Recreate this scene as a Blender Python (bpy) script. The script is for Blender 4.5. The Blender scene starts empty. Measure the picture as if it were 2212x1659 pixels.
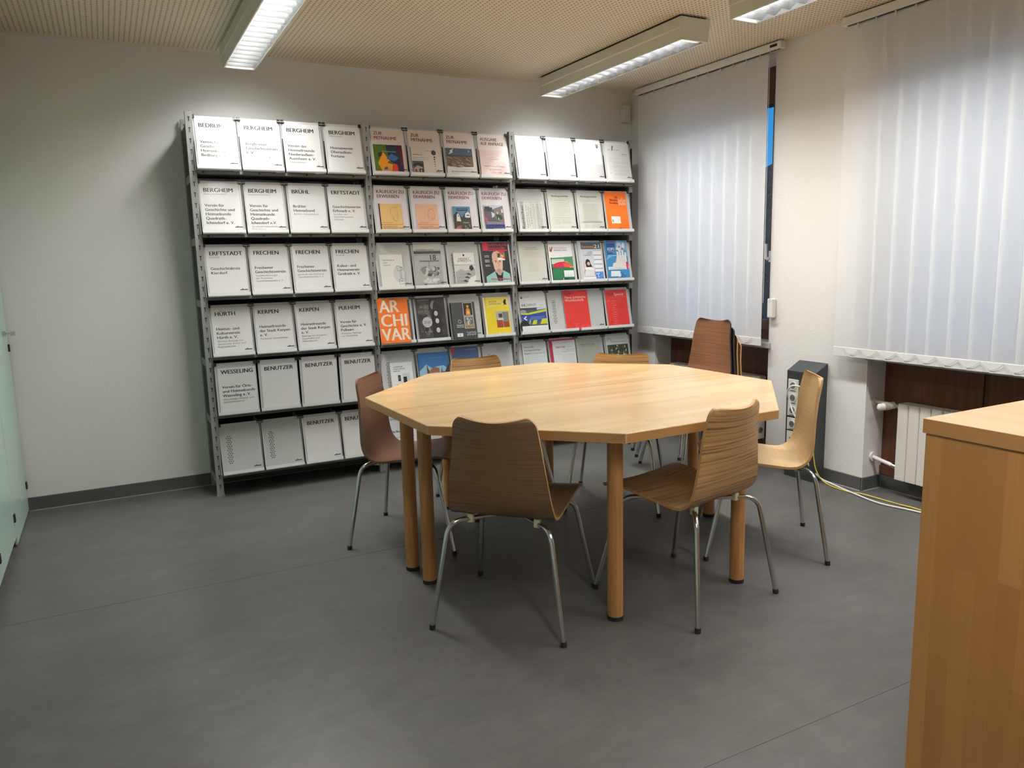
import bpy, bmesh, math, random
from mathutils import Vector, Matrix
random.seed(7)
S = bpy.context.scene
C = S.collection
PI = math.pi

# ---------------------------------------------------------------- camera, sky, exposure
F_PX, YAW, PITCH, ROLL, CAM_Z = 1653.7, 0.48129, -0.15821, -0.0239, 1.32929
cd = bpy.data.cameras.new('camera'); cam = bpy.data.objects.new('camera', cd); C.objects.link(cam)
cd.sensor_fit = 'HORIZONTAL'; cd.sensor_width = 36.0; cd.lens = 36.0 * F_PX / 2212.0
cd.clip_start = 0.05; cd.clip_end = 200
fw = Vector((math.sin(YAW) * math.cos(PITCH), math.cos(YAW) * math.cos(PITCH), math.sin(PITCH)))
rt = Vector((math.cos(YAW), -math.sin(YAW), 0)); up = rt.cross(fw)
r2 = rt * math.cos(ROLL) + up * math.sin(ROLL); u2 = -rt * math.sin(ROLL) + up * math.cos(ROLL)
m = Matrix((r2, u2, -fw)).transposed().to_4x4(); m.translation = (0, 0, CAM_Z)
cam.matrix_world = m
S.camera = cam
S.view_settings.view_transform = 'Standard'; S.view_settings.look = 'None'
S.view_settings.gamma = 1.0; S.view_settings.use_curve_mapping = False
S.view_settings.exposure = 0.0
LAMP_W = 49.0            # watts of each ceiling luminaire
LAMP_COL = (1.0, 0.995, 0.972)
W = bpy.data.worlds.new('dusk_sky'); S.world = W; W.use_nodes = True
nt = W.node_tree; bg = nt.nodes['Background']
tc = nt.nodes.new('ShaderNodeTexCoord'); sp = nt.nodes.new('ShaderNodeSeparateXYZ'); cr = nt.nodes.new('ShaderNodeValToRGB')
nt.links.new(tc.outputs['Generated'], sp.inputs[0]); nt.links.new(sp.outputs['Z'], cr.inputs[0]); nt.links.new(cr.outputs[0], bg.inputs[0])
cr.color_ramp.elements[0].position = 0.0; cr.color_ramp.elements[0].color = (0.03, 0.36, 0.86, 1)
cr.color_ramp.elements[1].position = 0.6; cr.color_ramp.elements[1].color = (0.012, 0.24, 0.70, 1)
bg.inputs[1].default_value = 1.0

# ---------------------------------------------------------------- material helpers
_m = {}
def lin(c):
    return tuple(((x / 255.0) / 12.92 if x <= 10 else ((x / 255.0 + 0.055) / 1.055) ** 2.4) for x in c)
def mat(name, col, rough=0.5, metal=0.0, spec=0.5, emit=None, es=1.0):
    if name in _m: return _m[name]
    M = bpy.data.materials.new(name); M.use_nodes = True; b = M.node_tree.nodes['Principled BSDF']
    b.inputs['Base Color'].default_value = (*col, 1); b.inputs['Roughness'].default_value = rough
    b.inputs['Metallic'].default_value = metal; b.inputs['Specular IOR Level'].default_value = spec
    if emit: b.inputs['Emission Color'].default_value = (*emit, 1); b.inputs['Emission Strength'].default_value = es
    _m[name] = M; return M
class NT:
    def __init__(s, M): s.M = M; s.t = M.node_tree; s.b = s.t.nodes.get('Principled BSDF')
    def n(s, typ, **kw):
        o = s.t.nodes.new('ShaderNode' + typ)
        for k, v in kw.items(): setattr(o, k, v)
        return o
    def l(s, a, b): s.t.links.new(a, b)
    def co(s, out='Object', scale=(1, 1, 1), rot=(0, 0, 0), loc=(0, 0, 0)):
        a = s.n('TexCoord'); mp = s.n('Mapping'); s.l(a.outputs[out], mp.inputs[0])
        mp.inputs['Scale'].default_value = scale; mp.inputs['Rotation'].default_value = rot; mp.inputs['Location'].default_value = loc
        return mp.outputs[0]
    def noise(s, v, scale, detail=4, rough=.5):
        o = s.n('TexNoise'); o.inputs['Scale'].default_value = scale; o.inputs['Detail'].default_value = detail
        o.inputs['Roughness'].default_value = rough; s.l(v, o.inputs['Vector']); return o.outputs[0]
    def ramp(s, v, *stops):
        o = s.n('ValToRGB'); e = o.color_ramp.elements
        while len(e) < len(stops): e.new(0.5)
        for x, (p, c) in zip(e, stops): x.position = p; x.color = (*c, 1)
        s.l(v, o.inputs[0]); return o.outputs[0]
    def mix(s, f, a, b, mode='MIX'):
        o = s.n('Mix', data_type='RGBA', blend_type=mode)
        for i, v in ((0, f), (6, a), (7, b)):
            if hasattr(v, 'is_linked'): s.l(v, o.inputs[i])
            elif isinstance(v, tuple): o.inputs[i].default_value = (*v, 1)
            else: o.inputs[i].default_value = v
        return o.outputs[2]
    def math(s, op, a, b=None):
        o = s.n('Math', operation=op)
        for i, v in ((0, a), (1, b)):
            if v is None: continue
            if hasattr(v, 'is_linked'): s.l(v, o.inputs[i])
            else: o.inputs[i].default_value = v
        return o.outputs[0]
    def bump(s, h, strength=.2, dist=.005):
        o = s.n('Bump'); o.inputs['Strength'].default_value = strength; o.inputs['Distance'].default_value = dist
        s.l(h, o.inputs['Height']); s.l(o.outputs[0], s.b.inputs['Normal'])
    def base(s, c): s.l(c, s.b.inputs['Base Color'])

def woodchip(name, col):
    M = mat(name, col, .85, spec=.2); k = NT(M); v = k.co()
    a = k.noise(v, 75, 3, .6); k.bump(k.ramp(a, (.5, (0, 0, 0)), (.75, (1, 1, 1))), .16, .003); return M
M_WALL = woodchip('woodchip_wallpaper', (.80, .788, .765))
def ceiling_mat():
    M = mat('perforated_ceiling', (.78, .69, .55), .85, spec=.2); k = NT(M)
    v = k.co(scale=(40, 40, 40)); s = k.n('SeparateXYZ'); k.l(v, s.inputs[0])
    fx = k.math('SUBTRACT', k.math('FRACT', s.outputs[0]), .5); fy = k.math('SUBTRACT', k.math('FRACT', s.outputs[1]), .5)
    d = k.math('SQRT', k.math('ADD', k.math('MULTIPLY', fx, fx), k.math('MULTIPLY', fy, fy)))
    hole = k.math('LESS_THAN', d, .19)
    # plain border next to the walls
    g = k.co(); q = k.n('SeparateXYZ'); k.l(g, q.inputs[0])
    inside = k.math('MULTIPLY', k.math('LESS_THAN', q.outputs[1], 4.92), k.math('LESS_THAN', q.outputs[0], 3.64))
    hole = k.math('MULTIPLY', hole, inside)
    k.base(k.mix(hole, (.78, .69, .55), (.17, .135, .095))); return M
M_CEIL = ceiling_mat()
def floor_mat():
    M = mat('grey_linoleum', (.13, .13, .125), .42, spec=.35); k = NT(M)
    a = k.noise(k.co(scale=(1, 1.5, 1)), 2.0, 7, .7); b = k.noise(k.co(scale=(1, 1.6, 1)), 8, 9, .75)
    c = k.mix(.5, a, b)
    col = k.ramp(c, (.30, (.068, .067, .063)), (.5, (.096, .094, .088)), (.72, (.130, .127, .118)))
    sc = k.noise(k.co(scale=(3, 9, 1)), 6, 8, .8)
    col = k.mix(k.ramp(sc, (.66, (0, 0, 0)), (.8, (.55, .55, .55))), col, (.13, .127, .122))
    k.base(col); k.bump(b, .05, .002); return M
M_FLOOR = floor_mat()
def block_wood(name, c1, c2, c3, lw=.045, ll=.42, axes=('x', 'y'), rough=.28, coat=0.0, spec=.5, grain=.5):
    """glued butcher block: staves along axes[0], stave width along axes[1]"""
    M = mat(name, c1, rough, spec=spec); k = NT(M)
    a = k.n('TexCoord'); s = k.n('SeparateXYZ'); k.l(a.outputs['Object'], s.inputs[0])
    o = {'x': s.outputs[0], 'y': s.outputs[1], 'z': s.outputs[2]}
    cb = k.n('CombineXYZ'); k.l(o[axes[0]], cb.inputs[0]); k.l(o[axes[1]], cb.inputs[1])
    br = k.n('TexBrick'); k.l(cb.outputs[0], br.inputs['Vector']); br.offset = .37; br.offset_frequency = 2
    br.inputs['Scale'].default_value = 1; br.inputs['Brick Width'].default_value = ll; br.inputs['Row Height'].default_value = lw
    br.inputs['Mortar Size'].default_value = 0.0; br.inputs['Bias'].default_value = 0
    br.inputs['Color1'].default_value = (*c1, 1); br.inputs['Color2'].default_value = (*c2, 1)
    mp = k.n('Mapping'); k.l(cb.outputs[0], mp.inputs[0]); mp.inputs['Scale'].default_value = (1.6, 60, 1)
    g = k.noise(mp.outputs[0], 3, 6, .6)
    col = k.mix(k.ramp(g, (.45, (0, 0, 0)), (.8, (grain, grain, grain))), br.outputs[0], c3)
    k.base(col)
    if coat: k.b.inputs['Coat Weight'].default_value = coat; k.b.inputs['Coat Roughness'].default_value = .12
    return M
M_TABLE = block_wood('beech_block_tabletop', (.73, .515, .255), (.60, .395, .18), (.52, .325, .14), .047, .50, ('x', 'y'), .30, .35, grain=.35)
M_TEDGE = mat('beech_table_edge', (.50, .26, .085), .4)
M_TLEG = mat('beech_table_leg', (.44, .22, .07), .42)
k = NT(M_TLEG); k.base(k.ramp(k.noise(k.co(scale=(30, 30, 2)), 3, 4), (.35, (.40, .185, .06)), (.7, (.52, .255, .088))))
M_CTOP = block_wood('beech_counter_top', (.68, .435, .235), (.61, .37, .185), (.56, .33, .155), .05, .5, ('y', 'x'), .45)
M_CSIDE = block_wood('beech_counter_side', (.50, .240, .072), (.40, .178, .050), (.35, .15, .042), .048, .62, ('z', 'y'), .42)
M_CEDGE = block_wood('beech_counter_edge', (.54, .28, .10), (.44, .21, .066), (.40, .18, .055), .30, .05, ('z', 'y'), .42)
def veneer(name, c1, c2, c3, freq=70, contrast=.5, rough=.35):
    M = mat(name, c1, rough); k = NT(M)
    a = k.n('TexCoord'); mp = k.n('Mapping'); k.l(a.outputs['UV'], mp.inputs[0])
    mp.inputs['Scale'].default_value = (1.2, freq, 1)
    g = k.noise(mp.outputs[0], 1.6, 3, .6)
    mp2 = k.n('Mapping'); k.l(a.outputs['UV'], mp2.inputs[0]); mp2.inputs['Scale'].default_value = (6, freq * 6, 1)
    h = k.noise(mp2.outputs[0], 1.5, 3, .6)
    col = k.ramp(g, (.5 - contrast * .25, c2), (.5, c1), (.5 + contrast * .25, c3))
    k.base(k.mix(k.math('MULTIPLY', h, .35), col, c2)); return M
V_OAK = veneer('dark_oak_veneer', (.20, .112, .052), (.13, .068, .03), (.26, .155, .078), 150, .8)
V_ZEB = veneer('zebrano_veneer', (.50, .295, .115), (.19, .09, .03), (.58, .37, .165), 80, .62)
V_MAP = veneer('maple_veneer', (.64, .44, .215), (.55, .36, .16), (.70, .50, .26), 60, 1.2)
V_RED = veneer('red_brown_veneer', (.24, .115, .065), (.18, .08, .045), (.29, .145, .085), 60, 1.0)
V_WAL = veneer('walnut_veneer', (.215, .098, .045), (.15, .062, .027), (.27, .13, .062), 70, .8)
V_BLK = veneer('black_veneer', (.03, .028, .03), (.02, .02, .02), (.045, .04, .04), 60, 1.0)
V_ORG = veneer('orange_veneer', (.50, .25, .08), (.38, .17, .05), (.58, .32, .12), 60, .8)
M_PLY = mat('plywood_edge', (.50, .285, .115), .5)
M_PLYD = mat('plywood_edge_dark', (.20, .10, .05), .5)
M_CHROME = mat('chrome', (.62, .64, .63), .16, 1.0)
M_RUB = mat('black_rubber', (.012, .012, .012), .7)
M_SPACER = mat('cream_plastic', (.62, .60, .36), .5)
M_STEEL = mat('grey_powder_coat', (.30, .305, .295), .5, spec=.4)
M_FLAP = mat('light_grey_sheet', (.51, .52, .51), .5, spec=.4)
M_LIP = mat('pale_grey_lip', (.62, .63, .62), .45, spec=.4)
M_SHELF = mat('shelf_steel', (.17, .17, .16), .5, spec=.4)
M_DARK = mat('dark_steel', (.022, .022, .02), .6)
M_BLACK = mat('black_plastic', (.012, .012, .012), .5)
M_WHITE = mat('white_plastic', (.78, .77, .73), .4)
M_OFF = mat('ivory_plastic', (.70, .68, .60), .4)
M_PAPER = mat('white_paper', (.71, .71, .70), .6, spec=.3)
M_BASE = mat('grey_skirting', (.085, .088, .085), .45)
M_SEAL = mat('pale_sealant', (.34, .33, .31), .6)
M_LAMP = mat('lamp_enamel', (.70, .68, .60), .4)
M_REFL = mat('lamp_reflector', (.80, .81, .82), .17, 1.0)
M_RAD = mat('radiator_enamel', (.74, .72, .66), .35)
M_COL = mat('anthracite_metal', (.045, .05, .052), .42, .2)
M_SILL = mat('grey_sill_stone', (.42, .41, .39), .5)
M_MINT = mat('mint_satin_glass', (.46, .62, .54), .28)
M_CAB = mat('cabinet_carcass', (.60, .62, .58), .5)
M_BROWN = mat('brown_window_wood', (.13, .048, .022), .4)
k = NT(M_BROWN); k.base(k.ramp(k.noise(k.co(scale=(20, 20, 1.5)), 3, 4), (.3, (.085, .030, .014)), (.75, (.165, .062, .028))))
M_SLATW = mat('slat_pocket', (.80, .80, .79), .7)
def trans_mat(name, col, t):
    M = bpy.data.materials.new(name); M.use_nodes = True; n = M.node_tree; n.nodes.clear()
    o = n.nodes.new('ShaderNodeOutputMaterial'); mx = n.nodes.new('ShaderNodeMixShader')
    d = n.nodes.new('ShaderNodeBsdfDiffuse'); tr = n.nodes.new('ShaderNodeBsdfTranslucent')
    d.inputs[0].default_value = (*col, 1); tr.inputs[0].default_value = (*col, 1); mx.inputs[0].default_value = t
    n.links.new(d.outputs[0], mx.inputs[1]); n.links.new(tr.outputs[0], mx.inputs[2]); n.links.new(mx.outputs[0], o.inputs[0]); return M
M_SLAT = trans_mat('blind_fabric', (.95, .95, .95), .44)
def clear_mat(name, gl, tint=(1, 1, 1), rough=.03):
    M = bpy.data.materials.new(name); M.use_nodes = True; n = M.node_tree; n.nodes.clear()
    o = n.nodes.new('ShaderNodeOutputMaterial'); mx = n.nodes.new('ShaderNodeMixShader')
    d = n.nodes.new('ShaderNodeBsdfTransparent'); g = n.nodes.new('ShaderNodeBsdfGlossy'); g.inputs['Roughness'].default_value = rough
    d.inputs[0].default_value = (*tint, 1); mx.inputs[0].default_value = gl
    n.links.new(d.outputs[0], mx.inputs[1]); n.links.new(g.outputs[0], mx.inputs[2]); n.links.new(mx.outputs[0], o.inputs[0]); return M
M_GLASS = clear_mat('window_glass', .06, (.96, .98, .97), .01)
M_ACRYL = clear_mat('clear_acrylic', .010, (.985, .985, .985), .10)
def pcol(c):
    """printing ink, c = photo-like sRGB 0..255"""
    n = 'ink_%02x%02x%02x' % tuple(int(v) for v in c)
    return _m.get(n) or mat(n, tuple(min(.88, v * .92) for v in lin(c)), .45, spec=.35)

# ---------------------------------------------------------------- object helpers
def link(name, me, parent=None, loc=None, rot=None):
    o = bpy.data.objects.new(name, me); C.objects.link(o)
    if parent: o.parent = parent
    if loc is not None: o.location = loc
    if rot is not None: o.rotation_euler = rot
    return o
def tag(o, label=None, cat=None, group=None, kind=None):
    if label: o['label'] = label
    if cat: o['category'] = cat
    if group: o['group'] = group
    if kind: o['kind'] = kind
    return o
def thing(name, label, cat, loc=(0, 0, 0), rot=(0, 0, 0), group=None):
    return tag(link(name, None, None, loc, rot), label, cat, group)
class MB:
    def __init__(s): s.v = []; s.f = []; s.mi = []; s.mats = []; s.uv = None
    def idx(s, M):
        if M not in s.mats: s.mats.append(M)
        return s.mats.index(M)
    def add(s, vs, fs, M):
        b = len(s.v); s.v += [tuple(v) for v in vs]; i = s.idx(M)
        for f in fs: s.f.append(tuple(b + j for j in f)); s.mi.append(i)
        return s
    def box(s, x0, x1, y0, y1, z0, z1, M):
        vs = [(x, y, z) for z in (z0, z1) for y in (y0, y1) for x in (x0, x1)]
        return s.add(vs, [(0, 2, 3, 1), (4, 5, 7, 6), (0, 1, 5, 4), (2, 6, 7, 3), (0, 4, 6, 2), (1, 3, 7, 5)], M)
    def prism(s, pts, d0, d1, M, axis='z', side=None):
        """extrude a ccw polygon along an axis"""
        def p(a, b, d): return {'z': (a, b, d), 'y': (a, d, b), 'x': (d, a, b)}[axis]
        n = len(pts); vs = [p(a, b, d0) for a, b in pts] + [p(a, b, d1) for a, b in pts]
        s.add(vs, [tuple(range(n - 1, -1, -1)), tuple(range(n, 2 * n))], M)
        b = len(s.v) - 2 * n; i = s.idx(side or M)
        for j in range(n): s.f.append((b + j, b + (j + 1) % n, b + n + (j + 1) % n, b + n + j)); s.mi.append(i)
        return s
    def cyl(s, p0, p1, r0, M, r1=None, n=16, cap=True):
        return s.tube([p0, p1], [r0, r0 if r1 is None else r1], M, n, cap)
    def tube(s, pts, r, M, n=10, cap=True):
        pts = [Vector(p) for p in pts]
        if not isinstance(r, (list, tuple)): r = [r] * len(pts)
        t0 = (pts[1] - pts[0]).normalized(); ref = Vector((0, 0, 1)) if abs(t0.z) < .9 else Vector((1, 0, 0))
        x = t0.cross(ref).normalized(); vs = []
        for i, p in enumerate(pts):
            t = (pts[min(i + 1, len(pts) - 1)] - pts[max(i - 1, 0)]).normalized()
            x = (x - t * x.dot(t)).normalized(); y = t.cross(x)
            for j in range(n):
                a = 2 * PI * j / n; vs.append(p + (x * math.cos(a) + y * math.sin(a)) * r[i])
        fs = [(i * n + j, i * n + (j + 1) % n, (i + 1) * n + (j + 1) % n, (i + 1) * n + j) for i in range(len(pts) - 1) for j in range(n)]
        if cap: fs += [tuple(range(n - 1, -1, -1)), tuple((len(pts) - 1) * n + j for j in range(n))]
        return s.add(vs, fs, M)
    def mesh(s, name, smooth=False, bevel=0, seg=2, keep=None):
        me = bpy.data.meshes.new(name); me.from_pydata(s.v, [], s.f); me.polygons.foreach_set('material_index', s.mi)
        for M in s.mats: me.materials.append(M)
        bm = bmesh.new(); bm.from_mesh(me)
        bmesh.ops.recalc_face_normals(bm, faces=bm.faces)
        if bevel:
            es = [e for e in bm.edges if len(e.link_faces) == 2 and e.calc_face_angle(0) > .5 and not (keep and keep((e.verts[0].co + e.verts[1].co) / 2))]
            bmesh.ops.bevel(bm, geom=es, offset=bevel, segments=seg, affect='EDGES', profile=.5, clamp_overlap=True)
        bm.to_mesh(me); bm.free()
        if smooth:
            me.polygons.foreach_set('use_smooth', [True] * len(me.polygons))
            try: me.set_sharp_from_angle(angle=math.radians(40))
            except Exception: pass
        me.update(); return me
    def obj(s, name, parent=None, loc=None, rot=None, smooth=False, bevel=0, seg=2):
        return link(name, s.mesh(name, smooth, bevel, seg), parent, loc, rot)
def struct(o): o['kind'] = 'structure'; return o
def copy_tree(o, parent=None):
    c = o.copy(); C.objects.link(c); c.parent = parent
    for ch in list(o.children): copy_tree(ch, c)
    return c
def bezier_pts(ctrl, n=8):
    """Catmull-Rom through control points"""
    P = [Vector(p) for p in ctrl]; out = []
    for i in range(len(P) - 1):
        a = P[max(i - 1, 0)]; b = P[i]; c = P[i + 1]; d = P[min(i + 2, len(P) - 1)]
        for j in range(n):
            t = j / n
            out.append(.5 * ((2 * b) + (c - a) * t + (2 * a - 5 * b + 4 * c - d) * t * t + (3 * b - a - 3 * c + d) * t ** 3))
    out.append(P[-1]); return out

# ---------------------------------------------------------------- room shell
XL, XR, YB, YF, HC = -.93, 3.684, 4.985, -2.2, 2.574
SEAMS = [YF - .1, -.55, 1.400, 3.345, YB + .05]
fl = MB().box(XL - .1, XR + .25, YF - .1, YB + .1, -.12, -.004, mat('screed', (.2, .2, .2), .9)).obj('floor'); struct(fl)
for a, b in zip(SEAMS[:-1], SEAMS[1:]):
    MB().box(XL, XR + .16, a + .0012, b - .0012, -.004, 0, M_FLOOR).obj('linoleum_sheet', fl)
for y in SEAMS[1:-1]:
    MB().box(XL, XR, y - .0015, y + .0015, -.003, -.0008, mat('seam_weld', (.06, .06, .058), .7)).obj('seam', fl)
struct(MB().box(XL - .1, XR + .3, YF - .1, YB + .1, HC, HC + .1, M_CEIL).obj('ceiling'))
struct(MB().box(XL - .1, XR + .3, YB, YB + .1, -.1, HC, M_WALL).obj('wall_back'))
struct(MB().box(XL - .1, XL, YF - .1, YB, -.1, HC, M_WALL).obj('wall_left'))
struct(MB().box(XL - .1, XR + .3, YF - .1, YF, -.1, HC, M_WALL).obj('wall_front'))
NICHE = [(3.526, 4.669), (1.66, 2.803), (-1.35, .80)]
XW, SILL = 3.84, .785
ys = sorted([YF] + [v for p in NICHE for v in p] + [YB])
for a, b in zip(ys[0::2], ys[1::2]): struct(MB().box(XR, XR + .3, a, b, -.1, HC, M_WALL).obj('wall_right'))
for a, b in NICHE: struct(MB().box(XR, XR + .3, a, b, 2.50, HC, M_WALL).obj('wall_right'))
# skirting with pale sealant line
def skirting(name, *runs):
    o = None
    for (x0, x1, y0, y1) in runs:
        q = MB().box(x0, x1, y0, y1, 0, .076, M_BASE)
        if o is None: o = struct(q.obj(name, bevel=.002))
        else: q.obj('skirting_strip', o, bevel=.002)
        s = MB()
        if x1 - x0 > y1 - y0: s.box(x0, x1, y0 - .006, y0, 0, .003, M_SEAL)
        else: s.box(x0 - .006, x0, y0, y1, 0, .003, M_SEAL)
        s.obj('sealant_line', o)
skirting('baseboard_back', (-.503, XR - .011, YB - .011, YB))
skirting('baseboard_right', (XR - .011, XR, 4.669, YB), (XR - .011, XR, 2.803, 3.526), (XR, XW - .012, 2.803 - .011, 2.803), (XR - .011, XR, .80, 1.66),
         (XW - .014, XW - .002, 1.66, 2.791), (XW - .014, XW - .002, 3.54, 4.655))

# ---------------------------------------------------------------- windows, sills, wood panelling
for n, (a, b) in enumerate(NICHE, 1):
    f = MB()
    xo, xi = XW + .06, XW - .01
    f.box(xi, xo, a, a + .075, SILL, 2.50, M_BROWN).box(xi, xo, b - .075, b, SILL, 2.50, M_BROWN)
    f.box(xi, xo, a + .075, b - .075, 2.36, 2.50, M_BROWN).box(xi, xo, a + .075, b - .075, SILL, .855, M_BROWN)
    win = struct(f.obj('window_%d' % n, bevel=.003))
    s = MB(); xi2, xo2 = XW - .03, XW + .03; a2, b2 = a + .055, b - .055
    s.box(xi2, xo2, a2, a2 + .080, .845, 2.355, M_BROWN).box(xi2, xo2, b2 - .075, b2, .845, 2.355, M_BROWN)
    s.box(xi2, xo2, a2 + .080, b2 - .075, 2.28, 2.355, M_BROWN).box(xi2, xo2, a2 + .080, b2 - .075, .845, .915, M_BROWN)
    sash = s.obj('sash', win, bevel=.003)
    MB().box(XW - .004, XW + .004, a2 + .07, b2 - .07, .91, 2.285, M_GLASS).obj('pane', sash)
    MB().box(XW - .012, XW - .004, a2 + .06, b2 - .06, 2.255, 2.282, M_BLACK).obj('gasket', sash)
    hy = a2 + .066
    h = MB().box(XW - .038, XW - .03, hy - .014, hy + .014, 1.29, 1.36, M_WHITE)
    h.tube([(XW - .036, hy, 1.315), (XW - .050, hy + .014, 1.308), (XW - .052, hy + .024, 1.316), (XW - .052, hy + .026, 1.405)], .010, M_WHITE, 10)
    h.obj('handle', win, smooth=True)
    # stone sill, wood panelling under it
    MB().box(XR - .022, XW + .04, a - .02, b + .0, SILL - .036, SILL, M_SILL).obj('window_sill', win, bevel=.003)
    p = MB().box(XW, XW + .05, a, b, .075, SILL - .036, M_BROWN); panel = p.obj('wood_panelling', win)
    wdt = (b - a - .20) / 2
    for j in range(2):
        y0 = b - .085 - (j + 1) * wdt - j * .03
        MB().box(XW - .010, XW, y0, y0 + wdt, .26, SILL - .05, M_BROWN).obj('panel', panel, bevel=.004)
    MB().box(XW - .014, XW, a, b, .078, .13, M_BROWN).obj('rail', panel, bevel=.003)

# ---------------------------------------------------------------- outside
struct(MB().box(4.2, 60, -30, 70, -1.2, -1.0, mat('dusk_lawn', (.20, .21, .18), .9)).obj('ground_outside'))
hs = thing('house', 'dark house with small windows beyond the lawn behind the trees', 'house', (22.8, 26.4, -1.0), (0, 0, -.80))
MB().box(0, 7, 0, 5, 0, 4.2, mat('house_render', (.05, .05, .055), .9)).obj('wall', hs)
MB().prism([(-.4, 4.2), (7.4, 4.2), (3.5, 6.2)], -.4, 5.4, mat('roof_tile', (.04, .03, .03), .9), 'y').obj('roof', hs)
for x in (2.2, 2.75, 3.3, 3.85, 4.4):
    for z in (1.0, 1.35, 1.7): MB().box(x, x + .22, -.03, .02, z, z + .22, mat('house_pane', (.45, .65, .9), .08, .9)).obj('window', hs)
M_LEAF = mat('tree_twigs', (.03, .035, .03), .9)
def tree(x, y, h, sd, label):
    rnd = random.Random(sd); t = thing('garden_tree', label, 'tree', (x, y, -1.0), group=None)
    MB().tube([(0, 0, 0), (.05, .02, h * .3), (0, .06, h * .55)], [.16, .12, .06], M_LEAF, 8).obj('trunk', t, smooth=True)
    b = MB()
    for i in range(26):
        a = rnd.uniform(0, 2 * PI); z0 = h * rnd.uniform(.2, .5); L = h * rnd.uniform(.25, .42); e = rnd.uniform(.4, 1.3)
        d = Vector((math.cos(a) * math.cos(e), math.sin(a) * math.cos(e), math.sin(e)))
        p0 = Vector((0, 0, z0)); p1 = p0 + d * L * .5 + Vector((0, 0, .1)); p2 = p0 + d * L + Vector((rnd.uniform(-.3, .3), rnd.uniform(-.3, .3), .3))
        b.tube([p0, p1, p2], [.035, .022, .006], M_LEAF, 4, False)
        for j in range(5):
            q = p1.lerp(p2, rnd.random()); e2 = q + Vector((rnd.uniform(-.6, .6), rnd.uniform(-.6, .6), rnd.uniform(.1, .7)))
            b.tube([q, e2], [.012, .004], M_LEAF, 3, False)
    tag(b.obj('branches', t), kind='stuff')
    l = MB()
    for i in range(2600):
        a = rnd.uniform(0, 2 * PI); r = h * .34 * math.sqrt(rnd.random()); zz = h * (.40 + .56 * rnd.random() ** 1.15)
        r *= 1.0 - 1.1 * max(0, (zz / h - .55))
        c = Vector((math.cos(a) * r, math.sin(a) * r, zz)); s = rnd.uniform(.05, .13)
        u = Vector((rnd.uniform(-1, 1), rnd.uniform(-1, 1), rnd.uniform(-1, 1))).normalized(); v = u.orthogonal().normalized()
        l.add([c - u * s, c + v * s * .5, c + u * s, c - v * s * .5], [(0, 1, 2, 3)], M_LEAF)
    tag(l.obj('foliage', t), kind='stuff')
tree(14.2, 13.7, 4.5, 3, 'dark bare-twigged tree outside the window gap')
tree(18.2, 17.6, 4.6, 5, 'lower dark tree behind the first one outside')
tree(11.0, 14.6, 4.2, 8, 'dark bushy tree hidden mostly behind the blind')

# ---------------------------------------------------------------- ceiling luminaires
LAMP_L = 1.475
def lamp_proto():
    t = thing('ceiling_luminaire', 'x', 'ceiling light')
    z0, z1, L = -.124, -.012, LAMP_L
    prof = [(-.096, z1), (-.096, -.062), (-.090, -.068), (-.086, z0), (-.080, z0), (-.084, -.02), (.084, -.02), (.080, z0), (.086, z0), (.090, -.068), (.096, -.062), (.096, z1)]
    MB().prism(prof[::-1], 0, L, M_LAMP, 'y').obj('housing', t, bevel=0)
    MB().box(-.088, .088, .02, L - .02, z1, 0, M_DARK).obj('ceiling_gap_shade', t)  # near-black filler, its colour stands for the shade between housing and ceiling
    for y0 in (-.0, L - .006):
        MB().prism([(-.0965, z1), (-.0965, -.062), (-.0905, -.068), (-.0865, z0 - .001), (.0865, z0 - .001), (.0905, -.068), (.0965, -.062), (.0965, z1)][::-1], y0 - .003, y0 + .006, M_LAMP, 'y').obj('end_cap', t)
    r = MB()   # two long side reflectors of the louvre
    for sx in (-1, 1):
        pts = [(sx * .078, z0 + .001), (sx * .0765, z0 + .001), (sx * .058, -.075), (sx * .06, -.075)]
        r.prism(pts if sx < 0 else pts[::-1], .008, L - .008, M_REFL, 'y')
    r.obj('side_reflector', t)
    nb = 17; bl = MB()
    bl.prism([(-.077, z0 + .002), (.077, z0 + .002), (.059, -.078), (-.059, -.078)], -.0035, .0035, M_REFL, 'y')
    bm_ = bl.mesh('louvre_blade')
    for v in bm_.vertices:
        if v.co.z > -.08: v.co.y *= 2.0
        else: v.co.y *= .28
    for i in range(nb): link('louvre_blade', bm_, t, (0, .04 + (L - .08) * i / (nb - 1), 0))
    M = mat('tube_glow', (.9, .9, .9), .4, emit=LAMP_COL, es=14.0)
    MB().cyl((0, .03, -.045), (0, L - .03, -.045), .013, M, n=12).obj('fluorescent_tube', t)
    ld = bpy.data.lights.new('tube_light', 'AREA'); ld.shape = 'RECTANGLE'; ld.size = .10; ld.size_y = L - .06
    ld.energy = LAMP_W; ld.color = LAMP_COL
    lo = bpy.data.objects.new('tube_light', ld); C.objects.link(lo); lo.parent = t; lo.location = (0, L / 2, -.0775)
    return t
lp = lamp_proto()
LAMPS = [(.787, 3.295, 'white louvred tube light above the left end of the shelving'),
         (2.850, 3.295, 'white louvred tube light with its whole length in view, near the corner'),
         (2.850, 1.47, 'white louvred tube light cut by the top edge, nearest the large blind'),
         (.787, -.60, 'white louvred tube light of the left row, above the open floor, out of the frame'),
         (2.850, -.355, 'white louvred tube light above the counter, beyond the top edge')]
for i, (x, y, lb) in enumerate(LAMPS):
    t = lp if i == 0 else copy_tree(lp)
    t.location = (x, y, HC); t['label'] = lb; t['group'] = 'ceiling lights in two rows'

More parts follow.
